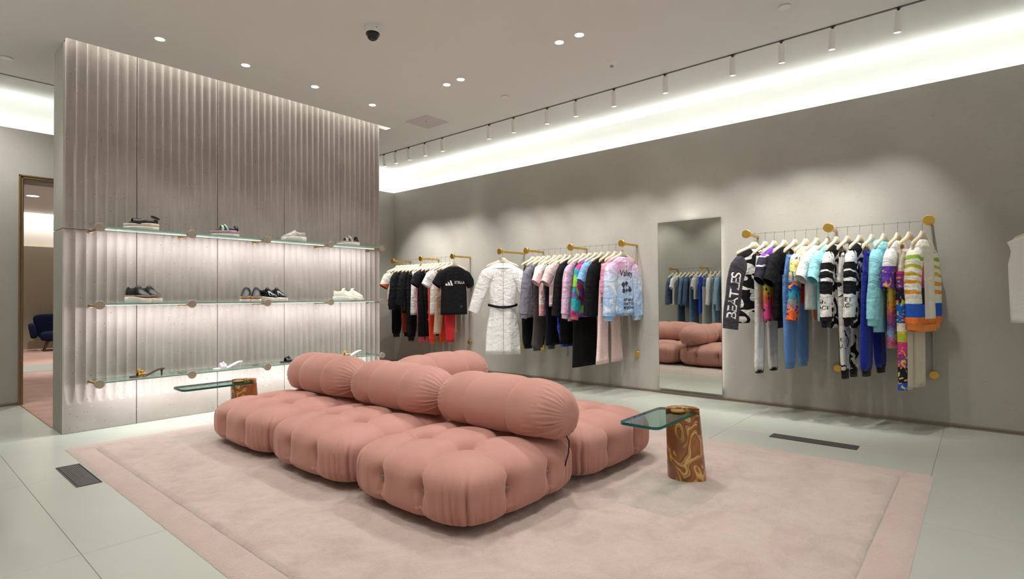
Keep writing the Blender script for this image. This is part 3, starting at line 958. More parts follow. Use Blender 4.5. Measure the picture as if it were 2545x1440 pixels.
def fab(name, col, rough=.85, sheen=.15, spec=.25):
    k = 'fabric_' + name
    if k in MATS: return MATS[k]
    m_ = mat(k, col, rough, 0, spec, sheen)
    crease(m_)
    return m_

def pat(name, fn, rough=.85):
    if name in MATS: return MATS[name]
    m, N, L, b = base_mat(name)
    L.new(fn(N, L), b.inputs['Base Color'])
    setb(b, **{'Roughness': rough, 'Specular IOR Level': .25})
    crease(m)
    MATS[name] = m
    return m

def zramp(N, L, stops, const=False, wob=.0, z0=-1.0, z1=0.0, scale=6):
    v = tex_coord(N, L)
    z = sepz(N, L, v)
    if wob:
        z = mathn(N, L, 'ADD', z, mathn(N, L, 'MULTIPLY', mathn(N, L, 'SUBTRACT', noise(N, L, v, scale, 3).outputs[0], .5), wob))
    mr = N.new('ShaderNodeMapRange')
    mr.inputs['From Min'].default_value = z0; mr.inputs['From Max'].default_value = z1
    L.new(z, mr.inputs[0])
    return ramp(N, L, mr.outputs[0], stops, const)

def p_tiedye(N, L):
    base = zramp(N, L, [(.0, '#8fb3dd'), (.35, '#a9c5e8'), (.6, '#c9d3ec'), (.75, '#d9a9c8'), (1, '#dcb2cd')], False, .25, -.9, -.05, 5)
    n = noise(N, L, tex_coord(N, L), 7, 3, .6, .8)
    return mix(N, L, ramp(N, L, n.outputs[0], [(.5, '#000000'), (.68, '#ffffff')]), base, '#eef0f2')
def p_tiepink(N, L):
    n = noise(N, L, tex_coord(N, L), 6, 3, .6, .8)
    base = zramp(N, L, [(0, '#f2a8b4'), (.5, '#f7c3cc'), (.75, '#f4e9e6'), (1, '#d9efe2')], False, .2, -.8, -.08)
    return mix(N, L, ramp(N, L, n.outputs[0], [(.45, '#000000'), (.62, '#ffffff')]), base, '#fbf4f2')
def p_floral(N, L):
    v = tex_coord(N, L)
    n = noise(N, L, v, 4, 2)
    vo = N.new('ShaderNodeTexVoronoi'); vo.inputs['Scale'].default_value = 10
    L.new(mix(N, L, .12, v, n.outputs['Color']), vo.inputs['Vector'])
    s = sepz(N, L, vo.outputs['Color'], 0)
    c = ramp(N, L, s, [(0, '#7d4fa0'), (.22, '#2f9ea3'), (.4, '#d33f86'), (.55, '#9a1733'), (.68, '#8a5fb5'), (.8, '#8cc34a'), (.9, '#e65a98')], True)
    k = ramp(N, L, vo.outputs['Distance'], [(.0, '#ffffff'), (.16, '#000000')])
    return mix(N, L, mathn(N, L, 'MULTIPLY', k, .5), c, '#f3b6cf')
def p_bw(scale=9, th=.5, dist=1.6, stretch=(1, 1, 1)):
    def f(N, L):
        n = noise(N, L, tex_coord(N, L, stretch), scale, 1, .4, dist)
        return ramp(N, L, n.outputs[0], [(0, '#141416'), (th, '#e8e6e2')], True)
    return f
def p_bwsleeve(N, L):
    c = zramp(N, L, [(0, '#141416'), (.10, '#e8e6e2'), (.28, '#e8e6e2'), (.36, '#17171a'), (.5, '#e8e6e2'), (.54, '#17171a'), (.62, '#e8e6e2'), (.64, '#17171a'), (.72, '#e8e6e2'), (1, '#e8e6e2')], True, .06, -.86, -.12, 9)
    n = noise(N, L, tex_coord(N, L, (1, 1, 1), loc=(2, 5, 1)), 11, 1, .3, 1.2)
    return mix(N, L, ramp(N, L, n.outputs[0], [(0, '#000000'), (.63, '#ffffff')], True), c, '#17171a')
def p_multi(seed):
    def f(N, L):
        v = tex_coord(N, L, (1, 1, 1), loc=(seed, seed * .7, 0))
        base = zramp(N, L, [(0, '#ef6a2a'), (.12, '#ef6a2a'), (.14, '#e8622c'), (.3, '#2f9fb0'), (.42, '#1e3c9a'), (.62, '#d8d977'), (.8, '#efe8c9'), (1, '#e9dfb8')], False, .22, -.86, -.1, 8)
        n = noise(N, L, v, 12, 2, .5, 1.2)
        c = mix(N, L, ramp(N, L, n.outputs[0], [(0, '#000000'), (.57, '#ffffff')], True), base, '#24429f')
        n2 = noise(N, L, tex_coord(N, L, (1, 1, 1), loc=(7, seed, 3)), 15, 1, .5, .8)
        return mix(N, L, ramp(N, L, n2.outputs[0], [(0, '#000000'), (.64, '#ffffff')], True), c, '#f28a3c')
    return f
def p_redblue(N, L):
    n = noise(N, L, tex_coord(N, L), 9, 2, .5, 1.2)
    base = zramp(N, L, [(0, '#c93a1f'), (.32, '#d1442a'), (.36, '#24408f'), (.6, '#27469a'), (.64, '#d9512c'), (.74, '#e9dfb8')], True, .1, -.75, -.1)
    return mix(N, L, ramp(N, L, n.outputs[0], [(0, '#000000'), (.60, '#ffffff')], True), base, '#7fb6c4')
def p_purpletee(N, L):
    base = zramp(N, L, [(0, '#e0508c'), (.15, '#e2654f'), (.3, '#e8d94a'), (.42, '#9aa09a'), (.55, '#d8d6da'), (.7, '#34303c'), (.78, '#7a3fb4'), (1, '#8448c0')], False, .15, -.72, -.1)
    n = noise(N, L, tex_coord(N, L), 14, 2, .5, 1.0)
    return mix(N, L, ramp(N, L, n.outputs[0], [(0, '#000000'), (.60, '#ffffff')], True), base, '#2b2733')
def p_purpleslv(N, L):
    base = zramp(N, L, [(0, '#2c2836'), (.30, '#d9d6dc'), (.36, '#3a3346'), (.62, '#e2e0e4'), (.66, '#7d45ba'), (1, '#8a4cc6')], True, .06, -.42, -.13, 12)
    return base
def p_panel(N, L):
    c = zramp(N, L, [(0, '#2456c4'), (.05, '#201d30'), (.16, '#8a3a86'), (.24, '#d2407f'), (.33, '#b7c43e'), (.40, '#ece9dc'), (.46, '#2664c6'), (.60, '#231f34'), (.70, '#7b3a8c'), (.80, '#d93f7c'), (.88, '#e1457f'), (1, '#dc4078')], True, .012, -1.36, -.2, 5)
    n = noise(N, L, tex_coord(N, L, (1, 1, 1), loc=(4, 4, 0)), 26, 1, .4, .9)
    c = mix(N, L, ramp(N, L, n.outputs[0], [(0, '#000000'), (.60, '#ffffff')], True), c, '#c9cf4a')
    n = noise(N, L, tex_coord(N, L, (1, 1, 1), loc=(1, 9, 3)), 22, 1, .4, .9)
    return mix(N, L, ramp(N, L, n.outputs[0], [(0, '#000000'), (.66, '#ffffff')], True), c, '#ef8440')
def p_zebra(N, L):
    v = tex_coord(N, L)
    w = N.new('ShaderNodeTexWave'); w.wave_type = 'BANDS'; w.bands_direction = 'Z'
    w.inputs['Scale'].default_value = 4.6; w.inputs['Distortion'].default_value = 3.0; w.inputs['Detail'].default_value = 1; w.inputs['Detail Scale'].default_value = 2
    L.new(v, w.inputs['Vector'])
    band = zramp(N, L, [(0, '#ea7f38'), (.12, '#2a5bc0'), (.26, '#ece8dc'), (.8, '#ece8dc')], True, .01, -.87, -.1)
    cc = zramp(N, L, [(0, '#e8913f'), (.45, '#e6a53a'), (.6, '#c9c043'), (.8, '#8cb73c')], False, 0, -.7, -.2)
    k = mathn(N, L, 'MULTIPLY', mathn(N, L, 'GREATER_THAN', w.outputs[1] if len(w.outputs) > 1 else w.outputs[0], .62),
              mathn(N, L, 'MULTIPLY', mathn(N, L, 'GREATER_THAN', sepz(N, L, v), -.63), mathn(N, L, 'LESS_THAN', sepz(N, L, v), -.25)))
    return mix(N, L, k, band, cc)
def p_creamswt(N, L):
    v = tex_coord(N, L)
    side = zramp(N, L, [(0, '#ea7f38'), (.12, '#2a5bc0'), (.25, '#201d33'), (.42, '#8a3a86'), (.5, '#d93f86'), (.72, '#efe9d8')], True, .01, -.87, -.1)
    cream = zramp(N, L, [(0, '#ea7f38'), (.10, '#ece4d2')], True, 0, -.87, -.1)
    x = sepz(N, L, v, 0)
    return mix(N, L, mathn(N, L, 'LESS_THAN', x, -.11), cream, side)
def p_whiteprint(N, L):
    base = zramp(N, L, [(0, '#e9e7ea'), (.06, '#d66a8a'), (.15, '#6fb0d8'), (.22, '#3b4aa8'), (.32, '#e0784a'), (.5, '#e6cf4e'), (.62, '#dccb54'), (.66, '#eeecee')], False, .12, -1.05, -.1)
    n = noise(N, L, tex_coord(N, L), 16, 2, .5, 2.0)
    low = zramp(N, L, [(0, '#ffffff'), (.6, '#ffffff'), (.64, '#000000')], False, .05, -1.05, -.1)
    k = mathn(N, L, 'MULTIPLY', ramp(N, L, n.outputs[0], [(0, '#000000'), (.56, '#ffffff')], True), low)
    return mix(N, L, k, base, '#b2577a')
def p_whitecuff(N, L):
    c = zramp(N, L, [(0, '#5c3aa0'), (.42, '#f0eff0')], True, 0, -.46, -.24)
    n = noise(N, L, tex_coord(N, L), 28, 1)
    k = mathn(N, L, 'MULTIPLY', ramp(N, L, n.outputs[0], [(0, '#000000'), (.64, '#ffffff')], True), mathn(N, L, 'LESS_THAN', sepz(N, L, tex_coord(N, L)), -.37))
    return mix(N, L, k, c, '#d7935a')
def p_creamtee(N, L):
    return zramp(N, L, [(0, '#b4583a'), (.14, '#efe9dc')], True, 0, -.42, -.16)
def p_denim(c1, c2):
    def f(N, L):
        n = noise(N, L, tex_coord(N, L), 4, 3)
        n2 = noise(N, L, tex_coord(N, L, (1, 1, .2)), 90, 2)
        c = ramp(N, L, n.outputs[0], [(.3, c1), (.7, c2)])
        return mix(N, L, mathn(N, L, 'MULTIPLY', n2.outputs[0], .18), c, '#dfe6ee')
    return f
PM = dict(
    tiedye=pat('tie_dye', p_tiedye), tiepink=pat('tie_dye_pink', p_tiepink), floral=pat('floral', p_floral),
    bw=pat('bw_graphic', p_bw(9, .5)), bwbig=pat('bw_large', p_bw(6, .47, 1.2, (1, 1, 1.6))), bwslv=pat('bw_sleeve', p_bwsleeve),
    bwpants=pat('bw_pants', p_bw(8, .40, 1.4)), multi=pat('multi_print', p_multi(1.3)), redblue=pat('red_blue_print', p_redblue),
    purple=pat('purple_print', p_purpletee), purpleslv=pat('purple_sleeve', p_purpleslv), panel=pat('colour_panel', p_panel), zebra=pat('zebra_sleeve', p_zebra),
    creamswt=pat('cream_sweat', p_creamswt), wprint=pat('white_print', p_whiteprint), wcuff=pat('white_purple_cuff', p_whitecuff), creamtee=pat('cream_rust', p_creamtee),
    denim1=pat('denim_dark', p_denim('#24405f', '#31537a')), denim2=pat('denim_mid', p_denim('#3f6690', '#5680ab')), denim3=pat('denim_light', p_denim('#86a9c6', '#9fbfd6')),
    black=fab('black', '#0f0e12', .85, 0.0), white=fab('white', '#eceae8'), cream=fab('cream', '#ddd2bd'), slate=fab('slate', '#7d7c88'), charcoal=fab('charcoal', '#4a4643', .6),
    navy=fab('navy', '#0f1220', .85, 0.0), palepink=fab('pale_pink', '#eecfcb'), lilac=fab('lilac', '#d0adc6'), pink=fab('pink', '#dc92ac'), rose=fab('rose', '#d4627c'),
    royal=fab('royal', '#1d2f9c', .9), shiny=mottled('fabric_shiny_blue', '#131f78', '#2440c0', 14, .22, 3, b=.9, bd=.02, spec=.6),
    skyblue=fab('sky_blue', '#86b3dd'), aqua=fab('aqua', '#8fd3dd'), aquat=fab('aqua_tee', '#9adbe4'), blue=fab('chambray', '#5f8ccb', .75), rust=fab('rust', '#a8462c'),
    orange=fab('orange', '#ee4a30'), red=fab('red', '#cf2a32'), beige=fab('beige', '#c9ab94'), offwhite=fab('off_white', '#d5d4cf', .7), ivory=fab('ivory', '#d9cdb9'), dkgrey=fab('dark_print', '#37343c'),
    neon=fab('neon_orange', '#f2783c'), grey=fab('grey', '#8b8b90'), blackcuff=fab('black_cuff', '#121214'), purplecol=fab('purple_rib', '#8a63c4'), orangecuff=fab('orange_rib', '#ee8a3e'), royal2=fab('bright_blue', '#1f4fd0'),
)
# ================================================================== hangers and garments
def hanger_body():
    b = MB()
    half = [(.215, -.200, .013, .009), (.20, -.190, .019, .012), (.16, -.172, .018, .013), (.11, -.153, .018, .013), (.07, -.138, .020, .013), (.045, -.124, .027, .013), (.032, -.114, .033, .012), (.027, -.112, .035, .012)]
    pts = [(-x, z, hz, hy) for x, z, hz, hy in half] + half[::-1]
    rings = []
    for x, z, hz, hy in pts:
        rings.append([(x, math.cos(a) * hy, z + math.sin(a) * hz) for a in (2 * math.pi * j / 10 for j in range(10))])
    return b.loft(rings, True, True)
H_BODY = hanger_body().mesh('hanger_body', 50)
_hk = [(0, 0, -.085), (0, 0, -.016)]
for k in range(11):
    a = R(-90 + 21 * k); _hk.append((.0105 * math.cos(a), 0, .0 + .0105 * math.sin(a) - .0035 + .003))
H_HOOK = MB().tube(_hk, .0016, 6).mesh('hook', True)
H_CLIP = MB().box(-.010, .010, -.012, .012, -.240, -.195, .002).mesh('clip', 35)

def make_hanger(loc, rot, what, clip=False, group=None):
    t = thing('clothes_hanger', 'pale wooden hanger holding the ' + what, 'hanger', loc, rot, group)
    put('hanger_body', H_BODY, M['hanger'], t)
    put('hook', H_HOOK, M['steel'], t)
    if clip:
        for s in (-1, 1): put('clip', H_CLIP, M['brass_dull'], t, (s * .145, 0, 0))
    return t

def ring(cx, cy, cz, w, dp, n, e=.75, fold=0.0, kf=40.0, ph=0.0, amp2=0.0):
    o = []
    for j in range(n):
        a = 2 * math.pi * j / n
        ca, sa = math.cos(a), math.sin(a)
        x = w * math.copysign(abs(ca) ** e, ca); y = dp * math.copysign(abs(sa) ** e, sa)
        y += fold * math.sin(kf * x + ph) + amp2 * math.sin(kf * 2.3 * x + ph * 1.7)
        o.append((cx + x, cy + y, cz))
    return o

def torso(L, sh=.205, hem=.215, dep=.033, neck=.075, z0=-.150, drop=.075, seed=1, fold=.006, waist=None, n=44, rows=18):
    rg = random.Random(seed)
    ph, kf = rg.random() * 6, rg.uniform(28, 46)
    rings = []
    for i in range(8):
        s = i / 7
        w = neck + (sh - neck) * s ** .85
        zz = z0 - drop * (s ** 1.35) * .82
        rings.append(ring(0, 0, zz, w, .018 + (dep - .018) * s ** .5, n))
    zs = rings[-1][0][2]
    for i in range(1, rows + 1):
        s = i / rows
        w = sh + (hem - sh) * s
        w -= .02 * math.exp(-((s - .12) / .1) ** 2)
        if waist: w -= waist * math.exp(-((s - .45) / .2) ** 2)
        zz = zs + (-L - zs) * s
        rings.append(ring(0, 0, zz, w, dep * (1 + .12 * s), n, .8, fold * s ** .7, kf, ph + .5 * s, fold * .35 * s))
    rings.append(ring(0, 0, -L + .002, w - .005, dep * 1.0, n, .8, fold, kf, ph + .5, fold * .35))
    rings.append(ring(0, 0, -L + .03, w - .008, dep * .95, n, .8, fold, kf, ph + .5, fold * .35))
    return MB().loft(rings)

def sweep(path, wd, dp, n=22, seed=0, crump=.0):
    """tube along a path in the xz plane with elliptical sections"""
    rg = random.Random(seed)
    rings = []
    m_ = len(path)
    ph = [rg.random() * 6 for _ in range(4)]
    for i, (x, y, z) in enumerate(path):
        a, c = path[max(i - 1, 0)], path[min(i + 1, m_ - 1)]
        tx, tz = c[0] - a[0], c[2] - a[2]
        l = math.hypot(tx, tz) or 1; tx /= l; tz /= l
        nx_, nz_ = -tz, tx
        o = []
        for j in range(n):
            t = 2 * math.pi * j / n
            k = 1 + crump * (math.sin(3 * t + ph[0] + i * .9) * .6 + math.sin(5 * t + ph[1] - i * .5) * .4)
            ca, sa = math.cos(t), math.sin(t)
            u = wd[i] * k * math.copysign(abs(ca) ** .85, ca); v = dp[i] * k * math.copysign(abs(sa) ** .85, sa)
            o.append((x + nx_ * u, y + v, z + nz_ * u))
        rings.append(o)
    return MB().loft(rings)

def lerp(a, b, s): return a + (b - a) * s

def sleeve(side, sh, zs, L, kind, w0, w1, dp, seed, out=None, bend=0.0, y0=0.0):
    out = out if out is not None else {'short': 30, 'long': 9}[kind]
    n = 7 if kind == 'short' else 14
    x, z = side * (sh - .055), zs - .022
    path = [(x, y0, z)]
    st = L / n
    for i in range(1, n + 1):
        s = i / n
        a = R(lerp(out + 22, out - bend * s, min(1, s * 2.2)))
        x += side * math.sin(a) * st; z -= math.cos(a) * st
        path.append((x, y0 + .004 * math.sin(s * 5 + seed), z))
    m_ = len(path)
    wd = [lerp(w0, w1, (i / (m_ - 1)) ** .8) for i in range(m_)]
    wd[0] *= .52; wd[1] *= .80
    dd = [dp * (.7 if i == 0 else lerp(1.0, .92, i / (m_ - 1))) for i in range(m_)]
    return sweep(path, wd, dd, seed=seed, crump=.05), path, wd, dd

LOOK = {}
def top_garment(name, label, cat, loc, rot, mats, L, sl='short', slL=None, sh=.205, hem=.215, dep=.034, hood=False, collar=True, cuff=None, waist=None, seed=1,
                fold=.006, group=None, slw=(.092, .075), out=None, zip_=False, hemband=None, bend=0.0, sldp=None, neck=.075, hoodw=1.0):
    t = thing(name, label, cat, loc, rot, group)
    body = torso(L, sh, hem, dep, seed=seed, fold=fold, waist=waist, neck=neck)
    bo = put('body', body, PM[mats[0]], t, smooth=True)
    zs = -.150 - .062
    sm = PM[mats[1] if len(mats) > 1 else mats[0]]
    sls = []
    if sl != 'none':
        slL = slL or (.20 if sl == 'short' else .58)
        for s in (-1, 1):
            mb, path, wd, dd = sleeve(s, sh, zs, slL, sl, slw[0], slw[1], sldp or dep * 1.12, seed + s, out, bend)
            so = put('sleeve', mb, sm, t, smooth=True)
            sls.append(so)
            if cuff:
                a, c = Vector(path[-2]), Vector(path[-1]); dr = (c - a).normalized()
                pts = [tuple(c - dr * .004 + dr * q) for q in (0, .012, .045, .058)]
                put('cuff', sweep(pts, [wd[-1] * .92, wd[-1] * .80, wd[-1] * .74, wd[-1] * .72], [dd[-1] * .95, dd[-1] * .85, dd[-1] * .8, dd[-1] * .78]), PM[cuff], so, smooth=True)
    cm = PM[mats[2]] if len(mats) > 2 else sm if len(mats) == 1 else PM[mats[0]]
    if hood:
        rings = []
        for i in range(9):
            s = i / 8
            a = math.pi * s
            rings.append([(q[0], q[1], q[2]) for q in ring(0, .012 + .022 * math.sin(a), -.217 + .085 * math.sin(a * .5) + (.0 if s < .9 else -.004), lerp(.135 * hoodw, .07, s), lerp(.044, .026, s) * hoodw ** 1.5, 28, .9)])
        put('hood', MB().loft(rings), cm, t, smooth=True)
        for s in (-1, 1):
            put('drawstring', MB().tube([(s * .022, -dep - .006, -.212), (s * .024, -dep - .008, -.26), (s * .022, -dep - .007, -.32)], .003, 6), PM['white'] if mats[0] not in ('black',) else PM['black'], t)
    elif collar:
        pts = [(math.cos(a) * (neck + .004), math.sin(a) * .022 - (.006 if math.sin(a) < 0 else 0), -.148 - (.030 if math.sin(a) < 0 else .0) * abs(math.sin(a))) for a in (2 * math.pi * j / 28 for j in range(28))]
        put('collar', MB().tube(pts, .008, 8, closed=True), cm, t, smooth=True)
    if hemband:
        put('hem_band', MB().loft([ring(0, 0, -L - .0, hem * .985, dep * 1.12, 44, .8), ring(0, 0, -L - .012, hem * .96, dep * 1.12, 44, .8), ring(0, 0, -L - .055, hem * .95, dep * 1.08, 44, .8)]), PM[hemband], t, smooth=True)
    if zip_:
        put('zip', zip_strip(bo.data, -.14, -L + .01), M['steel'], t)
    LOOK[name + str(seed)] = (t, bo, sls)
    return t, bo, sls

def surf_cast(me, org, dr):
    vs = [v.co for v in me.vertices]; ps = [tuple(p.vertices) for p in me.polygons]
    return BVHTree.FromPolygons(vs, ps)

def zip_strip(me, z0, z1, x=0.0, w=.0025):
    bvh = surf_cast(me, None, None)
    rows = []
    for i in range(30):
        z = lerp(z0, z1, i / 29); r = []
        for dx in (-w, w):
            h = bvh.ray_cast(Vector((x + dx, -1, z)), Vector((0, 1, 0)))
            y = h[0].y - .0015 if h[0] else -.035
            r.append((x + dx, y, z))
        rows.append(r)
    return MB().loft(rows, close=False)

def lettering(parent, me, text, c0, cz, size, m_, side='front', rotd=0, name='lettering', shear=0.0, space=1.0):
    """flat text wrapped on a garment surface; side front looks along +y, left looks along +x"""
    cu = bpy.data.curves.new('lettering', 'FONT')
    cu.body = text; cu.size = size; cu.align_x = 'CENTER'; cu.align_y = 'CENTER'; cu.shear = shear; cu.space_character = space
    cu.offset = .0009
    to = bpy.data.objects.new('lettering_tmp', cu)
    tm = bpy.data.meshes.new_from_object(to)
    bpy.data.objects.remove(to); bpy.data.curves.remove(cu)
    wrap(tm, me, c0, cz, side, rotd)
    return put(name, tm, m_, parent, smooth=False)

def wrap(tm, me, c0, cz, side='front', rotd=0):
    bvh = surf_cast(me, None, None)
    cr, sr = math.cos(R(rotd)), math.sin(R(rotd))
    last = None
    for v in tm.vertices:
        a, b = v.co.x * cr - v.co.y * sr, v.co.x * sr + v.co.y * cr
        if side == 'front':
            o, d = Vector((c0 + a, -1, cz + b)), Vector((0, 1, 0))
        else:
            o, d = Vector((-1, c0 - a, cz + b)), Vector((1, 0, 0))
        h = bvh.ray_cast(o, d)
        if h[0] is None:
            h = bvh.find_nearest(o + d)
        v.co = h[0] - d * .0022
    tm.update()

def pants(name, label, loc, rot, mats, L, wW=.165, wH=.205, hem=.09, dep=.026, crotch=.46, cuff=None, cuffh=.06, flare=0.0, seed=2, group=None, zw=-.232, spread=0.0, band=True, stripe=None):
    t = thing(name, label, 'trousers' if 'legging' not in name else 'leggings', loc, rot, group)
    rg = random.Random(seed)
    ph, kf = rg.random() * 6, rg.uniform(25, 40)
    rings = []
    for i in range(9):
        s = i / 8
        rings.append(ring(0, 0, lerp(zw, -crotch, s), lerp(wW, wH, s ** .7), dep * lerp(.75, 1.05, s), 40, .8, .004 * s, kf, ph))
    hp = put('hips', MB().loft(rings), PM[mats[0]], t, smooth=True)
    legs = []
    for sd in (-1, 1):
        rings = []; nrow = 18; cxs = []
        for i in range(nrow + 1):
            s = i / nrow
            w = lerp(wH * .52, hem, s ** .8)
            if flare: w = lerp(wH * .52, hem * .8, min(1, s * 1.6)) if s < .62 else lerp(hem * .8, hem, ((s - .62) / .38) ** 1.3)
            cx = sd * (wH * .49 + spread * s + .012 * math.sin(s * 3 + ph) * s)
            bul = 1.0; cxs.append(cx)
            if cuff and s > .9: bul = lerp(1, .86, (s - .9) / .1)
            rings.append(ring(cx, .003 * math.sin(4 * s + ph), lerp(-crotch + .05, -L, s), w * bul, dep * lerp(1.08, .95, s) * (.85 if cuff and i == nrow else 1), 26, .8, .004, 50, ph + s * 2))
        last = rings[-1]
        rings.append([(lerp(q[0], cx, .06), q[1] * .9, q[2] + .002) for q in last]); rings.append([(lerp(q[0], cx, .08), q[1] * .88, q[2] + .03) for q in last])
        lo = put('leg', MB().loft(rings), PM[mats[1] if len(mats) > 1 else mats[0]], t, smooth=True)
        legs.append(lo)
        if stripe and sd < 0:
            rr_ = [[(q[0] + (q[0] - cx_) * .03 - .001, q[1] * 1.04, q[2]) for q in rg_[8:19]] for rg_, cx_ in zip(rings[:nrow + 1], cxs)]
            put('side_panel', MB().loft(rr_, close=False), PM[stripe], lo, smooth=True)
        if cuff:
            put('cuff', MB().loft([ring(cx, 0, -L + .012, hem * .80, dep * .95, 26, .8), ring(cx, 0, -L - .004, hem * .70, dep * .9, 26, .8), ring(cx, 0, -L - cuffh, hem * .66, dep * .82, 26, .8), ring(cx, 0, -L - cuffh + .02, hem * .6, dep * .75, 26, .8)]), PM[cuff], lo, smooth=True)
    if band:
        put('waistband', MB().loft([ring(0, 0, zw + .004, wW, dep * .74, 40, .8), ring(0, 0, zw + .006, wW + .003, dep * .82, 40, .8), ring(0, 0, zw - .034, wW + .007, dep * .88, 40, .8), ring(0, 0, zw - .036, wW + .002, dep * .8, 40, .8)]), PM[mats[2] if len(mats) > 2 else mats[0]], t, smooth=True)
    return t, hp, legs

def zl(u, v, x=5.42):
    """drop below the rail of a hem seen at pixel (u, v)"""
    return RZ_RAIL - float(on(u, v, 0, x)[2])

RLX = RX_RAIL + .02
def hang(y, what, clip, rot=0.0, x=RLX, group=None):
    make_hanger((x, y, RZ_RAIL), rot, what, clip, group)
    return (x, y, RZ_RAIL)

# ---- rail of sportswear by the far corner
GA = 'sportswear hanging by the far corner'; HA = 'hangers on the sportswear rail'
YA = np.linspace(7.19, 5.87, 15)
def A(k, what, clip=False, rot=None):
    r = R(random.uniform(-5, 3)) if rot is None else R(rot)
    return hang(float(YA[k]), what, clip, r, group=HA), r
def topA(k, name, label, what, cat, mats, L, rot=None, **kw):
    l, r = A(k, what, False, rot)
    return top_garment(name, label, cat, l, r, mats, L, seed=100 + k, group=GA, **kw)
def pantA(k, name, label, what, mats, L, rot=None, **kw):
    l, r = A(k, what, True, rot)
    return pants(name, label, l, r, mats, L, seed=100 + k, group=GA, **kw)
topA(0, 't_shirt', 'cream t-shirt with rust sleeve hems, farthest on the sportswear rail', 'cream t-shirt with rust hems', 't-shirt', ['cream', 'creamtee'], .66, slL=.24)
pantA(1, 'jogging_trousers', 'black jogging trousers under the cream rust-hemmed t-shirt', 'leftmost black jogging trousers', ['black'], zl(960, 828), cuff='blackcuff', hem=.085, spread=.0)
topA(2, 'jacket', 'black long-sleeved jacket beside the cream t-shirt', 'black jacket beside the cream t-shirt', 'jacket', ['black'], zl(1000, 770), sl='long', slL=.52, hood=True, cuff='blackcuff')
pantA(3, 'leggings', 'rust red leggings showing between two black jackets', 'rust red leggings', ['rust'], zl(990, 826), hem=.05, wH=.16, wW=.15)
topA(4, 'jacket', 'black jacket with a grey reflective patch on the sportswear rail', 'black jacket with the grey patch', 'jacket', ['black'], zl(1010, 778), sl='long', slL=.5, collar=True)
pantA(5, 'jogging_trousers', 'black jogging trousers behind the long white top', 'black jogging trousers behind the white top', ['black'], zl(1008, 838), cuff='blackcuff', hem=.08)
topA(6, 'tunic', 'long narrow white sleeveless top on the sportswear rail', 'long narrow white top', 'top', ['white'], zl(1020, 783), sl='none', sh=.17, hem=.19)
pantA(7, 'leggings', 'rose pink leggings below the long white top', 'rose pink leggings', ['rose'], zl(1018, 848), hem=.052, wH=.16, wW=.15, cuff='rose', cuffh=.03)
topA(8, 'sports_dress', 'long black short-sleeved sports dress with a grey loop print', 'long black sports dress', 'dress', ['black'], zl(1030, 836), slL=.22, hem=.20)
_, hp, lg = pantA(9, 'leggings', 'black leggings with neon orange lines', 'black leggings with orange lines', ['black'], zl(1058, 832), hem=.06, wH=.17, wW=.155)
for lo, xx in ((lg[0], -.09), (lg[1], .06)):
    lettering(lo, lo.data, '/', xx, -.75, .30, PM['neon'], name='neon_line'); lettering(lo, lo.data, '\\', xx, -1.02, .26, PM['neon'], name='neon_line')
lettering(hp, hp.data, 'L', -.08, -.40, .30, PM['neon'], name='neon_line')
pantA(10, 'leggings', 'bright orange red leggings under the white t-shirt', 'bright orange red leggings', ['orange'], zl(1075, 850), hem=.055, wH=.17, wW=.155, cuff='orange', cuffh=.03)
topA(11, 't_shirt', 'plain white t-shirt second in front on the sportswear rail', 'plain white t-shirt', 't-shirt', ['white'], zl(1085, 783), slL=.24)
pantA(12, 'trousers', 'beige straight trousers behind the black logo t-shirt', 'beige straight trousers', ['beige'], zl(1100, 831), hem=.066, wH=.19, spread=.075)
pantA(13, 'leggings', 'red leggings directly behind the black logo t-shirt', 'red leggings', ['red'], zl(1115, 853), hem=.045, wH=.13, wW=.14, spread=-.035)
tt, bo, sl = topA(14, 't_shirt', 'black t-shirt with white triangle logo and STELLA lettering', 'black logo t-shirt', 't-shirt', ['black'], zl(1130, 783, 5.5), rot=-8, slL=.25, sh=.215, hem=.235, out=36)
lettering(tt, bo.data, 'STELLA', .075, -.385, .052, PM['white'], space=1.15)
def slab_logo(parent, me, cx, cz, s, m_):
    b = MB()
    for k, (x0, h) in enumerate(((-.95, .55), (-.38, 1.0), (.22, 1.45))):
        # three slanted bars growing to the right, cut level at the bottom
        bt = 0.0
        q = [(x0 + .0, bt, 0), (x0 + .48, bt, 0), (x0 + .48 - h * .28, h * .62, 0), (x0 + .0 - h * .28 + .14, h * .72, 0)]
        n = 4; rows = []
        for i in range(n + 1):
            s_ = i / n
            rows.append([tuple(Vector(q[0]).lerp(Vector(q[3]), s_)), tuple(Vector(q[1]).lerp(Vector(q[2]), s_))])
        b.loft(rows, close=False)
    tm = b.mesh('logo')
    for v in tm.vertices: v.co = v.co * s
    wrap(tm, me, cx, cz)
    put('logo', tm, m_, parent, smooth=False)
slab_logo(tt, bo.data, -.10, -.43, .075, PM['white'])
tm = MB().torus((0, 0, 0), .016, .002, axis=2, n=20, k=4).mesh('badge'); wrap(tm, bo.data, .10, -.735); put('badge', tm, PM['grey'], tt, smooth=False)

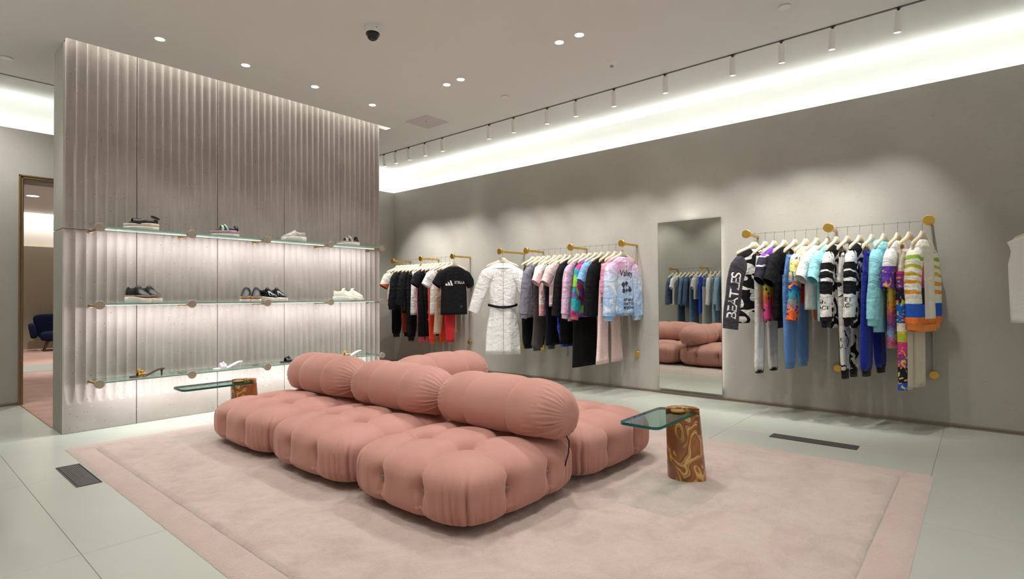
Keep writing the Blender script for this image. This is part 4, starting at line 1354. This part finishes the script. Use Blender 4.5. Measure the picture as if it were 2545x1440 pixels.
# ---- white hooded coat on its own peg
x0, y0 = 5.43, 4.80
rc = R(-40)
make_hanger((x0, y0, RZ_RAIL), rc, 'white hooded coat with black belt')
tt, bo, sl = top_garment('hooded_coat', 'long white zipped hooded coat with a black belt', 'coat', (x0, y0, RZ_RAIL), rc, ['white'], 1.355, sl='long', slL=.62, sh=.195, hem=.235, dep=.045,
                         hood=True, waist=.045, seed=51, fold=.012, zip_=True, hoodw=1.3, out=20, slw=(.10, .075), sldp=.05)
rings = []
for dz, ex in ((.016, .0), (.016, .006), (-.016, .006), (-.016, .0)):
    o = []
    for j in range(44):
        a = 2 * math.pi * j / 44
        x = .197 * math.copysign(abs(math.cos(a)) ** .8, math.cos(a)); y = (.062 + ex) * math.copysign(abs(math.sin(a)) ** .8, math.sin(a))
        sag = -.035 * (1 - (x / .2) ** 2)
        o.append((x * (1 + ex), y, -.70 + sag + dz))
    rings.append(o)
put('belt', MB().loft(rings + [rings[0]]), PM['black'], tt, smooth=35)
put('buckle', MB().box(-.03, .03, -.072, -.066, -.755, -.715, .002), M['black'], tt)

# ---- rail left of the mirror
GB = 'clothes hanging left of the mirror'; HB = 'hangers on the rail left of the mirror'
YBL = [4.39, 4.30, 4.22, 4.14, 4.04, 3.96, 3.87, 3.79, 3.70, 3.61, 3.53, 3.44, 3.36, 3.27, 3.18, 3.09]
def Bh(k, what, clip=False, rot=None):
    r = R(random.uniform(-6, 2)) if rot is None else R(rot)
    return hang(YBL[k], what, clip, r, group=HB), r
def topB(k, name, label, what, cat, mats, L, rot=None, **kw):
    l, r = Bh(k, what, False, rot)
    return top_garment(name, label, cat, l, r, mats, L, seed=200 + k, group=GB, **kw)
def pantB(k, name, label, what, mats, L, rot=None, **kw):
    l, r = Bh(k, what, True, rot)
    return pants(name, label, l, r, mats, L, seed=200 + k, group=GB, **kw)
pantB(0, 'trousers', 'black trousers at the left end of the pastel rail', 'leftmost black trousers of the pastel rail', ['black'], zl(1290, 860), hem=.10, cuff='black', cuffh=.03)
topB(1, 'sweatshirt', 'slate grey sweatshirt beside the white coat', 'slate grey sweatshirt', 'sweatshirt', ['slate'], .86, sl='long', slL=.60, cuff='slate')
pantB(2, 'jumpsuit', 'charcoal satin jumpsuit with cuffed legs', 'charcoal satin jumpsuit', ['charcoal'], zl(1320, 862), hem=.10, cuff='charcoal', cuffh=.045, crotch=.98, wW=.19, wH=.215, spread=.03)
topB(3, 't_shirt', 'white and pink tie-dye t-shirt', 'pink tie-dye t-shirt', 't-shirt', ['tiepink'], zl(1335, 785), slL=.24)
pantB(4, 'trousers', 'navy black straight trousers left of the pale pink t-shirt', 'navy black straight trousers', ['navy'], zl(1352, 858), hem=.10)
topB(5, 't_shirt', 'pale pink t-shirt beside the shiny blue skirt', 'pale pink t-shirt', 't-shirt', ['palepink'], zl(1368, 762), slL=.25)
l, r = Bh(6, 'shiny royal blue skirt', True)
t = thing('gathered_skirt', 'shiny royal blue gathered skirt with a drawstring', 'skirt', l, r, GB)
rings = []
for i in range(26):
    s = i / 25
    w = lerp(.13, .205, min(1, s * 1.5)) - .09 * max(0, s - .78) / .22
    rings.append(ring(.0, 0, lerp(-.232, -zl(1380, 862), s), w, .03 + .012 * math.sin(s * 9), 60, .85, .006 + .003 * math.sin(s * 17), 60, s * 6 * math.sin(s * 5), .006 * math.sin(s * 23)))
put('skirt_body', MB().loft(rings, False, True), PM['shiny'], t, smooth=True)
put('waistband', MB().loft([ring(0, 0, -.228, .131, .032, 40, .8), ring(0, 0, -.268, .145, .034, 40, .8)]), PM['royal'], t, smooth=True)
for s in (-1, 1):
    put('drawstring', MB().tube([(s * .01, -.01, -zl(1380, 862)), (s * .016, -.012, -zl(1380, 875)), (s * .012, -.01, -zl(1380, 888))], .0025, 6), PM['royal'], t)
topB(7, 'hoodie', 'black hoodie between the shiny blue skirt and the lilac sweatshirt', 'black hoodie', 'hoodie', ['black'], zl(1395, 855), sl='long', slL=.62, hood=True)
topB(8, 'sweatshirt', 'plain lilac long-sleeved sweatshirt on the pastel rail', 'lilac sweatshirt', 'sweatshirt', ['lilac'], zl(1410, 798), sl='long', slL=.59, cuff='lilac')
pantB(9, 'wide_trousers', 'black wide-leg trousers under the floral hoodie', 'black wide-leg trousers', ['black'], zl(1430, 912), hem=.135, wH=.22)
topB(10, 'hoodie', 'multicoloured floral hoodie with pink cuffs', 'floral hoodie', 'hoodie', ['floral'], zl(1440, 788), sl='long', slL=.60, cuff='rose', hood=False)
topB(11, 't_shirt', 'light blue t-shirt next to the floral hoodie', 'light blue t-shirt', 't-shirt', ['skyblue'], .70, slL=.24)
tt, bo, sl = topB(12, 'sweatshirt', 'black sweatshirt with a white block print', 'black sweatshirt with white print', 'sweatshirt', ['black'], zl(1465, 786), sl='long', slL=.60)
tm = MB().add([(-.07 + .14 * i / 6, -.045 + .09 * j / 4, 0) for j in range(5) for i in range(7)], [(j * 7 + i, j * 7 + i + 1, (j + 1) * 7 + i + 1, (j + 1) * 7 + i) for j in range(4) for i in range(6)]).mesh('print')
wrap(tm, bo.data, .0, -.33); put('print', tm, PM['white'], tt, smooth=False)
pantB(13, 'flared_trousers', 'pale pink flared trousers in front of the black sweatshirt', 'pale pink flared trousers', ['palepink'], zl(1490, 903), hem=.135, wH=.19, flare=1, spread=.085)
topB(14, 'sweater', 'rose pink sweater behind the tie-dye hoodie', 'rose pink sweater', 'sweater', ['pink'], .60, sl='long', slL=.34, cuff='pink')
tt, bo, sl = topB(15, 'hoodie', 'pink and blue tie-dye hoodie with black lettering', 'pink and blue tie-dye hoodie', 'hoodie', ['tiedye'], zl(1545, 785, 5.5), rot=-9, sl='long', slL=.60, hood=True, sh=.205, hem=.20, dep=.045, out=8, cuff='tiedye', slw=(.105, .085), sldp=.055, bend=4)
lettering(tt, bo.data, 'Valley', .0, -.34, .095, PM['black'], shear=.15)
lettering(tt, bo.data, 'GET BACK', .04, -.64, .040, PM['black']); lettering(tt, bo.data, "DON'T LET", .04, -.685, .040, PM['black']); lettering(tt, bo.data, 'ME DOWN', .04, -.73, .040, PM['black'])
tm = MB().add([(x_, y_, 0) for x_, y_ in rrect(-.085, .085, -.085, .085, .02, 3)], [tuple(range(16))]).mesh('print_frame')
for k, (a, c, r_) in enumerate(((-.055, -.47, .030), (.0, -.455, .026), (-.05, -.535, .026), (.06, -.52, .03), (.005, -.53, .018))):
    tm = MB().add([(math.cos(q) * r_ * (1 + .25 * math.sin(3 * q + k)), math.sin(q) * r_ * (1 + .2 * math.cos(4 * q)), 0) for q in (2 * math.pi * j / 14 for j in range(14))], [tuple(range(14))]).mesh('ink_blot')
    wrap(tm, bo.data, a, c); put('ink_blot', tm, PM['dkgrey'], tt, smooth=False)

# ---- rail right of the mirror
GC = 'printed clothes hanging right of the mirror'; HC = 'hangers on the rail right of the mirror'
YCL = [1.66, 1.56, 1.48, 1.39, 1.30, 1.21, 1.12, 1.03, .965, .88, .79, .70, .615, .52, .44, .355]
def Ch(k, what, clip=False, rot=None):
    r = R(-11 + random.uniform(-1.5, 1.5)) if rot is None else R(rot)
    return hang(YCL[k], what, clip, r, group=HC), r
def topC(k, name, label, what, cat, mats, L, rot=None, **kw):
    l, r = Ch(k, what, False, rot)
    return top_garment(name, label, cat, l, r, mats, L, seed=300 + k, group=GC, **kw)
def pantC(k, name, label, what, mats, L, rot=None, **kw):
    l, r = Ch(k, what, True, rot)
    return pants(name, label, l, r, mats, L, seed=300 + k, group=GC, **kw)
tt, bo, sl = topC(0, 'sweatshirt', 'charcoal and white sweatshirt with block letters down the sleeve', 'sweatshirt with block-letter sleeve', 'sweatshirt', ['bwbig', 'dkgrey'], .86, sl='long', slL=.70, out=8, rot=-30, slw=(.10, .085))
lettering(sl[0], sl[0].data, 'BEATLES', -.275, -.60, .14, PM['white'], rotd=82, space=.82)
pantC(1, 'trousers', 'off-white trousers with a black hem band right of the mirror', 'off-white trousers', ['offwhite'], zl(1885, 922), hem=.08, cuff='blackcuff', cuffh=.02, wH=.2, spread=.05)
topC(2, 't_shirt', 'purple shouldered printed t-shirt', 'purple shouldered t-shirt', 't-shirt', ['purple', 'purpleslv'], zl(1905, 798), slL=.28)
topC(3, 't_shirt', 'plain black t-shirt between purple print and blue trousers', 'plain black t-shirt', 't-shirt', ['black'], zl(1930, 797), slL=.30)
pantC(4, 'trousers', 'chambray blue trousers with gathered ankles', 'chambray blue trousers', ['blue'], zl(1940, 905), hem=.10, cuff='blue', cuffh=.035, wH=.22, spread=.03)
topC(5, 'sweatshirt', 'cream blue and orange printed sweatshirt with long sleeves', 'cream blue and orange sweatshirt', 'sweatshirt', ['redblue', 'multi', 'royal2'], zl(1985, 755), sl='long', slL=.60, out=7)
topC(6, 't_shirt', 'plain white t-shirt left of the aqua one', 'plain white t-shirt left of aqua', 't-shirt', ['white'], zl(2005, 770), slL=.27)
topC(7, 't_shirt', 'aqua t-shirt between the white and the black-white clothes', 'aqua t-shirt', 't-shirt', ['aquat'], zl(2030, 798), slL=.29)
tt, bo, sl = topC(8, 'sweatshirt', 'black and white graphic sweatshirt with GET BACK sleeve, left one', 'left black and white sweatshirt', 'sweatshirt', ['bw', 'bwslv', 'black'], zl(2060, 815), sl='long', slL=.60, cuff='blackcuff', out=6)
lettering(sl[0], sl[0].data, 'GET', -.005, -.655, .05, PM['black'], side='left'); lettering(sl[0], sl[0].data, 'BACK', .0, -.705, .042, PM['black'], side='left')
_, hp, lg = pantC(9, 'jogging_trousers', 'black and white graphic jogging trousers with long black cuffs', 'black and white graphic trousers', ['bwpants'], zl(2080, 920), hem=.075, cuff='blackcuff', cuffh=.075, wH=.19)
lettering(lg[0], lg[0].data, 'BACK', .0, -.98, .05, PM['black'], side='left'); lettering(lg[0], lg[0].data, 'BA', .0, -1.04, .05, PM['black'], side='left')
tt, bo, sl = topC(10, 'hoodie', 'black and white graphic hoodie beside the royal blue trousers', 'right black and white hoodie', 'hoodie', ['bw', 'bwslv', 'black'], zl(2120, 815), sl='long', slL=.58, cuff='blackcuff', hood=True, out=6)
lettering(sl[0], sl[0].data, 'GET', .0, -.635, .05, PM['black'], side='left'); lettering(sl[0], sl[0].data, 'BACK', .0, -.685, .042, PM['black'], side='left')
pantC(11, 'jogging_trousers', 'royal blue jogging trousers with black ankle cuffs', 'royal blue trousers', ['royal'], zl(2130, 918), hem=.10, cuff='blackcuff', cuffh=.05, wH=.215, spread=.05)
topC(12, 'hoodie', 'aqua blue hoodie beside the royal blue trousers', 'aqua blue hoodie', 'hoodie', ['aqua'], zl(2170, 825), sl='long', slL=.58, hood=True, cuff='aqua', out=7, slw=(.10, .085), dep=.036)
topC(13, 'long_t_shirt', 'white t-shirt with purple printed sleeve hems and bright lower print', 'white t-shirt with purple sleeve hems', 't-shirt', ['wprint', 'wcuff', 'white'], zl(2215, 865), slL=.33, out=12, dep=.036)
pantC(14, 'trousers', 'ivory trousers with a multicoloured side panel', 'ivory trousers with the colour panel', ['ivory', 'ivory'], zl(2240, 968), hem=.10, wH=.21, dep=.036, spread=.035, rot=-15, stripe='panel')
tt, bo, sl = topC(15, 'sweatshirt', 'cream sweatshirt with printed sleeves, purple collar and orange cuffs', 'cream sweatshirt with orange cuffs', 'sweatshirt', ['creamswt', 'zebra', 'purplecol'], zl(2290, 808), sl='long', slL=.60, cuff='orangecuff', out=3, dep=.045, sldp=.052, rot=-15, sh=.19, hem=.20, hemband='orangecuff')

# ---- sleeveless white top on the peg at the right edge
xx, yy = 5.50, -.40
make_hanger((xx, yy, RZ_RAIL), R(-88), 'sleeveless white top')
top_garment('sleeveless_top', 'white sleeveless top cut off by the right picture edge', 'top', (xx, yy, RZ_RAIL), R(-88), ['white'], .81, sl='none', sh=.25, hem=.235, dep=.045, seed=77)

# ---- denim on the opposite wall, seen in the mirror
GD = 'denim clothes reflected in the mirror'; HD = 'hangers on the denim rail'
XD = XL + .335
DEN = [('jacket', 'dark denim jacket farthest left in the mirror', 'dark denim jacket', ['denim1'], .78, 'long'), ('t_shirt', 'white t-shirt next to the dark denim jacket in the mirror', 'white t-shirt by the denim jacket', ['white'], .80, 'short'),
       ('trousers', 'dark denim trousers behind the white t-shirt in the mirror', 'dark denim trousers', ['denim1'], 1.28, 0), ('jacket', 'mid blue denim jacket in the mirror', 'mid blue denim jacket', ['denim2'], .82, 'long'),
       ('jacket', 'navy denim overshirt in the mirror', 'navy denim overshirt', ['denim1'], .85, 'long'), ('trousers', 'flared mid blue jeans in the mirror', 'flared mid blue jeans', ['denim2'], 1.25, 0),
       ('t_shirt', 'grey white t-shirt in the middle of the mirrored rail', 'grey white t-shirt', ['offwhite'], .68, 'short'), ('dress', 'bright royal blue dress in the mirror', 'bright royal blue dress', ['royal2'], .98, 'none'),
       ('dungarees', 'two-tone denim dungarees with cream lower legs in the mirror', 'two-tone denim dungarees', ['denim2', 'offwhite'], 1.30, 0), ('sweatshirt', 'cream white sweatshirt in the mirror', 'cream white sweatshirt', ['white'], .76, 'long'),
       ('dungarees', 'light blue dungarees in the mirror', 'light blue dungarees', ['denim3'], 1.30, 0), ('shirt', 'light blue denim shirt in the mirror', 'light blue denim shirt', ['denim3'], .92, 'long'),
       ('trousers', 'mid blue jeans near the right mirror edge', 'jeans near the right mirror edge', ['denim2'], 1.28, 0), ('shirt', 'white shirt at the right mirror edge', 'white shirt at the mirror edge', ['white'], .85, 'long'),
       ('jacket', 'dark denim jacket past the right mirror edge', 'denim jacket past the mirror edge', ['denim1'], .82, 'long')]
for k, (nm, lb, wh, mt, L_, kind) in enumerate(DEN):
    y = 5.24 - k * .096
    rr = R(random.uniform(-5, 5))
    make_hanger((XD, y, RZ_RAIL), rr, wh, kind == 0, HD)
    if kind == 0: pants(nm, lb, (XD, y, RZ_RAIL), rr, mt, L_, seed=400 + k, group=GD, hem=.10)
    else: top_garment(nm, lb, nm.replace('_', '-'), (XD, y, RZ_RAIL), rr, mt, L_, sl=kind, seed=400 + k, group=GD, slL=.25 if kind == 'short' else .58)

# ================================================================== shoes
SOLEW = mat('sole_white', '#f1efe9', .5)
def hwid(s):
    return float(np.interp(s, [0, .08, .3, .5, .72, .88, .97, 1], [.020, .031, .036, .036, .046, .043, .028, .012]))
def shoe_sole(h, x0=-.13, x1=.13, wave=.0, lo=0.0, grow=1.0, toe=.75):
    rings = []
    for i in range(19):
        s = i / 18; x = lerp(x0, x1, s); w = hwid(s) * grow
        z1 = lo + h * lerp(1.0, toe, sstep(.35, 1.0, s)) + wave * math.sin(s * 7.5)
        z0 = lo + (.012 * max(0, (s - .85) / .15) ** 2 if lo == 0 else 0)
        rings.append([(x, -w * .9, z0), (x, -w, z0 + .006), (x, -w, z1 - .003), (x, -w * .93, z1), (x, w * .93, z1), (x, w, z1 - .003), (x, w, z0 + .006), (x, w * .9, z0)])
    return MB().loft(rings, True, True)
def shoe_upper(z0f, hf, hole=(.04, .44), x0=-.122, x1=.122, sc=.95):
    b = MB(); n = 14; V = []; Fs = []; m_ = 24
    for i in range(m_ + 1):
        s = i / m_; x = lerp(x0, x1, s); w = hwid(s) * sc; z0 = z0f(s); h = hf(s)
        for j in range(n + 1):
            a = math.pi * j / n
            V.append((x, -w * math.cos(a), z0 + h * max(0, math.sin(a)) ** .75))
    for i in range(m_):
        for j in range(n):
            s = (i + .5) / m_
            if hole and hole[0] < s < hole[1] and 4 <= j < n - 4: continue
            k = i * (n + 1) + j
            Fs.append((k, k + n + 1, k + n + 2, k + 1))
    return b.add(V, Fs)
def band(s, z0, h, wd, sc=.97, tilt=0.0):
    """strap arching over the foot"""
    rows = []
    for dx in (-wd / 2, -wd / 2 + .002, wd / 2 - .002, wd / 2):
        r = []; w = hwid(s) * sc + (0 if abs(dx) == wd / 2 else .002)
        for j in range(15):
            a = math.pi * j / 14
            r.append((lerp(-.122, .122, s) + dx + tilt * math.sin(a), -w * math.cos(a), z0 + (h + (0 if abs(dx) == wd / 2 else .002)) * max(0, math.sin(a)) ** .7))
        rows.append(r)
    return MB().loft(rows, close=False)
def sole_top(h, toe=.75, lo=0.0):
    return lambda s: lo + h * lerp(1.0, toe, float(sstep(.35, 1.0, s))) - .004
HF = lambda s: float(np.interp(s, [0, .06, .25, .45, .6, .8, .95, 1], [.055, .066, .056, .070, .058, .038, .024, .006]))

def shoe(t, kind, mir=1):
    sh_ = []
    def p(name, mb, m_, par=None):
        o = put(name, mb, m_, par or t, smooth=40); return o
    bk = mat('shoe_black', '#161416', .45); pt = mat('shoe_patent', '#0f0f11', .12); tan = mat('shoe_tan', '#b98a5c', .6)
    if kind == 'sneaker_black':
        p('sole', shoe_sole(.048, grow=1.06), SOLEW); p('welt', shoe_sole(.014, lo=.044, grow=1.03, toe=.8), mottled('snake_tan', '#8a6a4c', '#c9ab86', 160, .6, b=0))
        u = p('upper', shoe_upper(sole_top(.060, .78), HF), bk)
        for k in range(4): p('lace', band(.50 + k * .055, .058 - k * .003, .072 - k * .007, .007), mat('lace_black', '#0c0c0d', .8), u)
    elif kind == 'wedge_tan':
        p('sole', shoe_sole(.030, grow=1.08), SOLEW); p('wedge', shoe_sole(.034, lo=.028, grow=1.03, toe=.45), tan)
        u = p('upper', shoe_upper(sole_top(.062, .55), HF), bk)
        p('stud_band', band(.06, .055, .03, .02), M['steel'], u)
        for k in range(3): p('lace', band(.52 + k * .06, .052 - k * .004, .072 - k * .008, .008), bk, u)
    elif kind == 'patent':
        p('sole', shoe_sole(.045, grow=1.06), SOLEW)
        u = p('upper', shoe_upper(sole_top(.045, .78), lambda s: HF(s) * 1.12), pt)
        for k in range(4): p('lace', band(.50 + k * .055, .043 - k * .003, .082 - k * .008, .007), pt, u)
    elif kind == 'cream':
        p('sole', shoe_sole(.042, grow=1.08), SOLEW)
        u = p('upper', shoe_upper(sole_top(.042, .8), lambda s: HF(s) * 1.08), mat('shoe_cream', '#dfd8c0', .7))
        p('strap', band(.5, .040, .080, .035), mat('shoe_cream2', '#e6e0cc', .7), u)
    elif kind == 'platform_black':
        p('sole', shoe_sole(.034, grow=1.08), SOLEW); p('midsole', shoe_sole(.032, lo=.030, grow=1.04, toe=.55, wave=.003), mat('mid_cream', '#e6d3bd', .6))
        u = p('upper', shoe_upper(sole_top(.064, .62), lambda s: HF(s) * .75, (.02, .5)), bk)
        p('front_strap', band(.66, .050, .050, .06), bk, u)
        p('ankle_strap', MB().tube([(-.105 + .03 * math.cos(a), .030 * math.sin(a), .118 + .012 * math.cos(a)) for a in (2 * math.pi * j / 16 for j in range(16))], .006, 6, closed=True), bk, u)
        p('buckle', MB().torus((-.085, -.034, .122), .011, .003, axis=1), M['brass'], u)
    elif kind == 'platform_lilac':
        p('sole', shoe_sole(.026, grow=1.08), SOLEW); p('stripe', shoe_sole(.008, lo=.024, grow=1.06, toe=.8), mat('stripe_lime', '#b9c86a', .6)); p('midsole', shoe_sole(.030, lo=.031, grow=1.03, toe=.4, wave=.002), mat('mid_lilac', '#c8a0cf', .6))
        u = p('upper', shoe_upper(sole_top(.058, .6), lambda s: HF(s) * .7, (.04, .42)), bk)
        mint = mat('mint', '#a9c7b2', .6)
        p('cross_strap', band(.60, .046, .062, .022), mint, u); p('cross_strap', band(.40, .052, .066, .018, tilt=.03), mint, u); p('heel_strap', band(.08, .055, .052, .03), bk, u)
    elif kind == 'platform_clear':
        p('sole', shoe_sole(.055, grow=1.08, toe=.8), SOLEW)
        u = p('upper', shoe_upper(sole_top(.055, .8), HF), mat('clear_grey', '#a9a49f', .25))
        for k in range(5): p('lace', band(.46 + k * .055, .052 - k * .002, .074 - k * .007, .006), SOLEW, u)
    elif kind == 'platform_silver':
        p('sole', shoe_sole(.040, grow=1.08, toe=.75), SOLEW); p('midsole', shoe_sole(.014, lo=.037, grow=1.02, toe=.6), mat('mid_blush', '#d9b9a2', .6))
        u = p('upper', shoe_upper(sole_top(.050, .7), lambda s: HF(s) * .55, (.02, .55)), mat('brown_dark', '#3f2b24', .5))
        p('cross_strap', band(.62, .046, .050, .03), mat('silver_leather', '#d5d6d6', .2, .7), u); p('cross_strap', band(.36, .05, .064, .03, tilt=.03), mat('silver_leather', '#d5d6d6', .2, .7), u); p('heel_strap', band(.12, .054, .058, .025), bk, u)
    elif kind.startswith('mule'):
        c = {'mule_gold': ('#3a2a22', '#b98a5c'), 'mule_white': ('#efe9ec', '#e9d3dd'), 'mule_black': ('#141214', '#1b181a'), 'mule_chain': ('#e8e6e2', '#cfcac4')}[kind]
        m1, m2 = mat(kind + '_bed', c[0], .4), mat(kind + '_strap', c[1], .5)
        rings = []
        for i in range(17):
            s = i / 16; x = lerp(-.125, .135, s); w = hwid(s) * (.9 if s < .97 else 1)
            z = .052 * float(sstep(.62, .05, s)) + .004
            rings.append([(x, -w, z), (x, -w * .9, z + .006), (x, w * .9, z + .006), (x, w, z), (x, w * .8, z - .004), (x, -w * .8, z - .004)])
        bed = p('footbed', MB().loft(rings, True, True), m1)
        p('heel', MB().lathe((-.105, 0, 0), [(0, .006), (.02, .006), (.04, .010), (.054, .020)], n=14), m1)
        if kind in ('mule_gold', 'mule_chain'):
            for k in range(9):
                a = math.pi * (k + .5) / 9
                p('chain_link', MB().torus((.055 + .010 * (-1) ** k, -.044 * math.cos(a), .008 + .044 * math.sin(a)), .013, .0045, axis=k % 2 + 1, n=12), M['brass'], bed)
            p('vamp', band(.70, .006, .036, .05), m2, bed)
        else:
            p('vamp', band(.72, .006, .042, .055), m2, bed)
            p('knot', MB().torus((.055, -.012, .048), .014, .008, axis=2, n=14), m2, bed); p('knot', MB().torus((.05, .014, .05), .013, .008, axis=0, n=14), m2, bed)

SHOES = [  # shelf, u, v, y, yaw, kind, label, category, name
    (0, 351, 5.57, 176, 'platform_black', 'single black strappy platform sandal with cream sole on the top shelf', 'sandal', 'platform_sandal'),
    (0, 558, 5.57, 174, 'platform_lilac', 'single platform sandal with lilac sole and mint straps', 'sandal', 'platform_sandal'),
    (0, 730, 5.57, 172, 'platform_clear', 'single white platform trainer with clear grey upper', 'trainer', 'platform_trainer'),
    (0, 866, 5.57, 170, 'platform_silver', 'single white platform sandal with silver straps', 'sandal', 'platform_sandal'),
    (1, 343, 5.55, -66, 'sneaker_black', 'left shoe of the black laced pair with white platform soles', 'shoe', 'platform_shoe'),
    (1, 370, 5.57, -66, 'sneaker_black', 'right shoe of the black laced pair with white platform soles', 'shoe', 'platform_shoe'),
    (1, 612, 5.57, -122, 'wedge_tan', 'left shoe of the black pair with tan wedge soles', 'shoe', 'wedge_shoe'),
    (1, 637, 5.55, -118, 'wedge_tan', 'right shoe of the black pair with tan wedge soles', 'shoe', 'wedge_shoe'),
    (1, 664, 5.57, -66, 'patent', 'left shoe of the black patent pair on the middle shelf', 'shoe', 'patent_shoe'),
    (1, 687, 5.56, -66, 'patent', 'right shoe of the black patent pair on the middle shelf', 'shoe', 'patent_shoe'),
    (1, 855, 5.56, -60, 'cream', 'left shoe of the cream trainers', 'trainer', 'trainer'),
    (1, 877, 5.57, -60, 'cream', 'right shoe of the cream trainers', 'trainer', 'trainer'),
    (2, 368, 5.57, 176, 'mule_gold', 'dark heeled mule with a gold chain on the lowest shelf', 'mule', 'heeled_mule'),
    (2, 568, 5.57, 174, 'mule_white', 'white and pale pink knotted mule on the lowest shelf', 'mule', 'heeled_mule'),
    (2, 728, 5.57, 172, 'mule_black', 'black mule half hidden behind the bolster', 'mule', 'heeled_mule'),
    (2, 872, 5.57, 170, 'mule_chain', 'white mule with a gold chain at the right of the lowest shelf', 'mule', 'heeled_mule'),
]
for lv, u, y, yaw, kind, lb, cat, nm in SHOES:
    x = float(on(u, 700, 1, y)[0])
    t = thing(nm, lb, cat, (x, y, SHZ[lv] + .0062), R(yaw), group='shoes on the glass shelves')
    shoe(t, kind)
    if lv == 1: t.scale = (1, 1, 1.18)
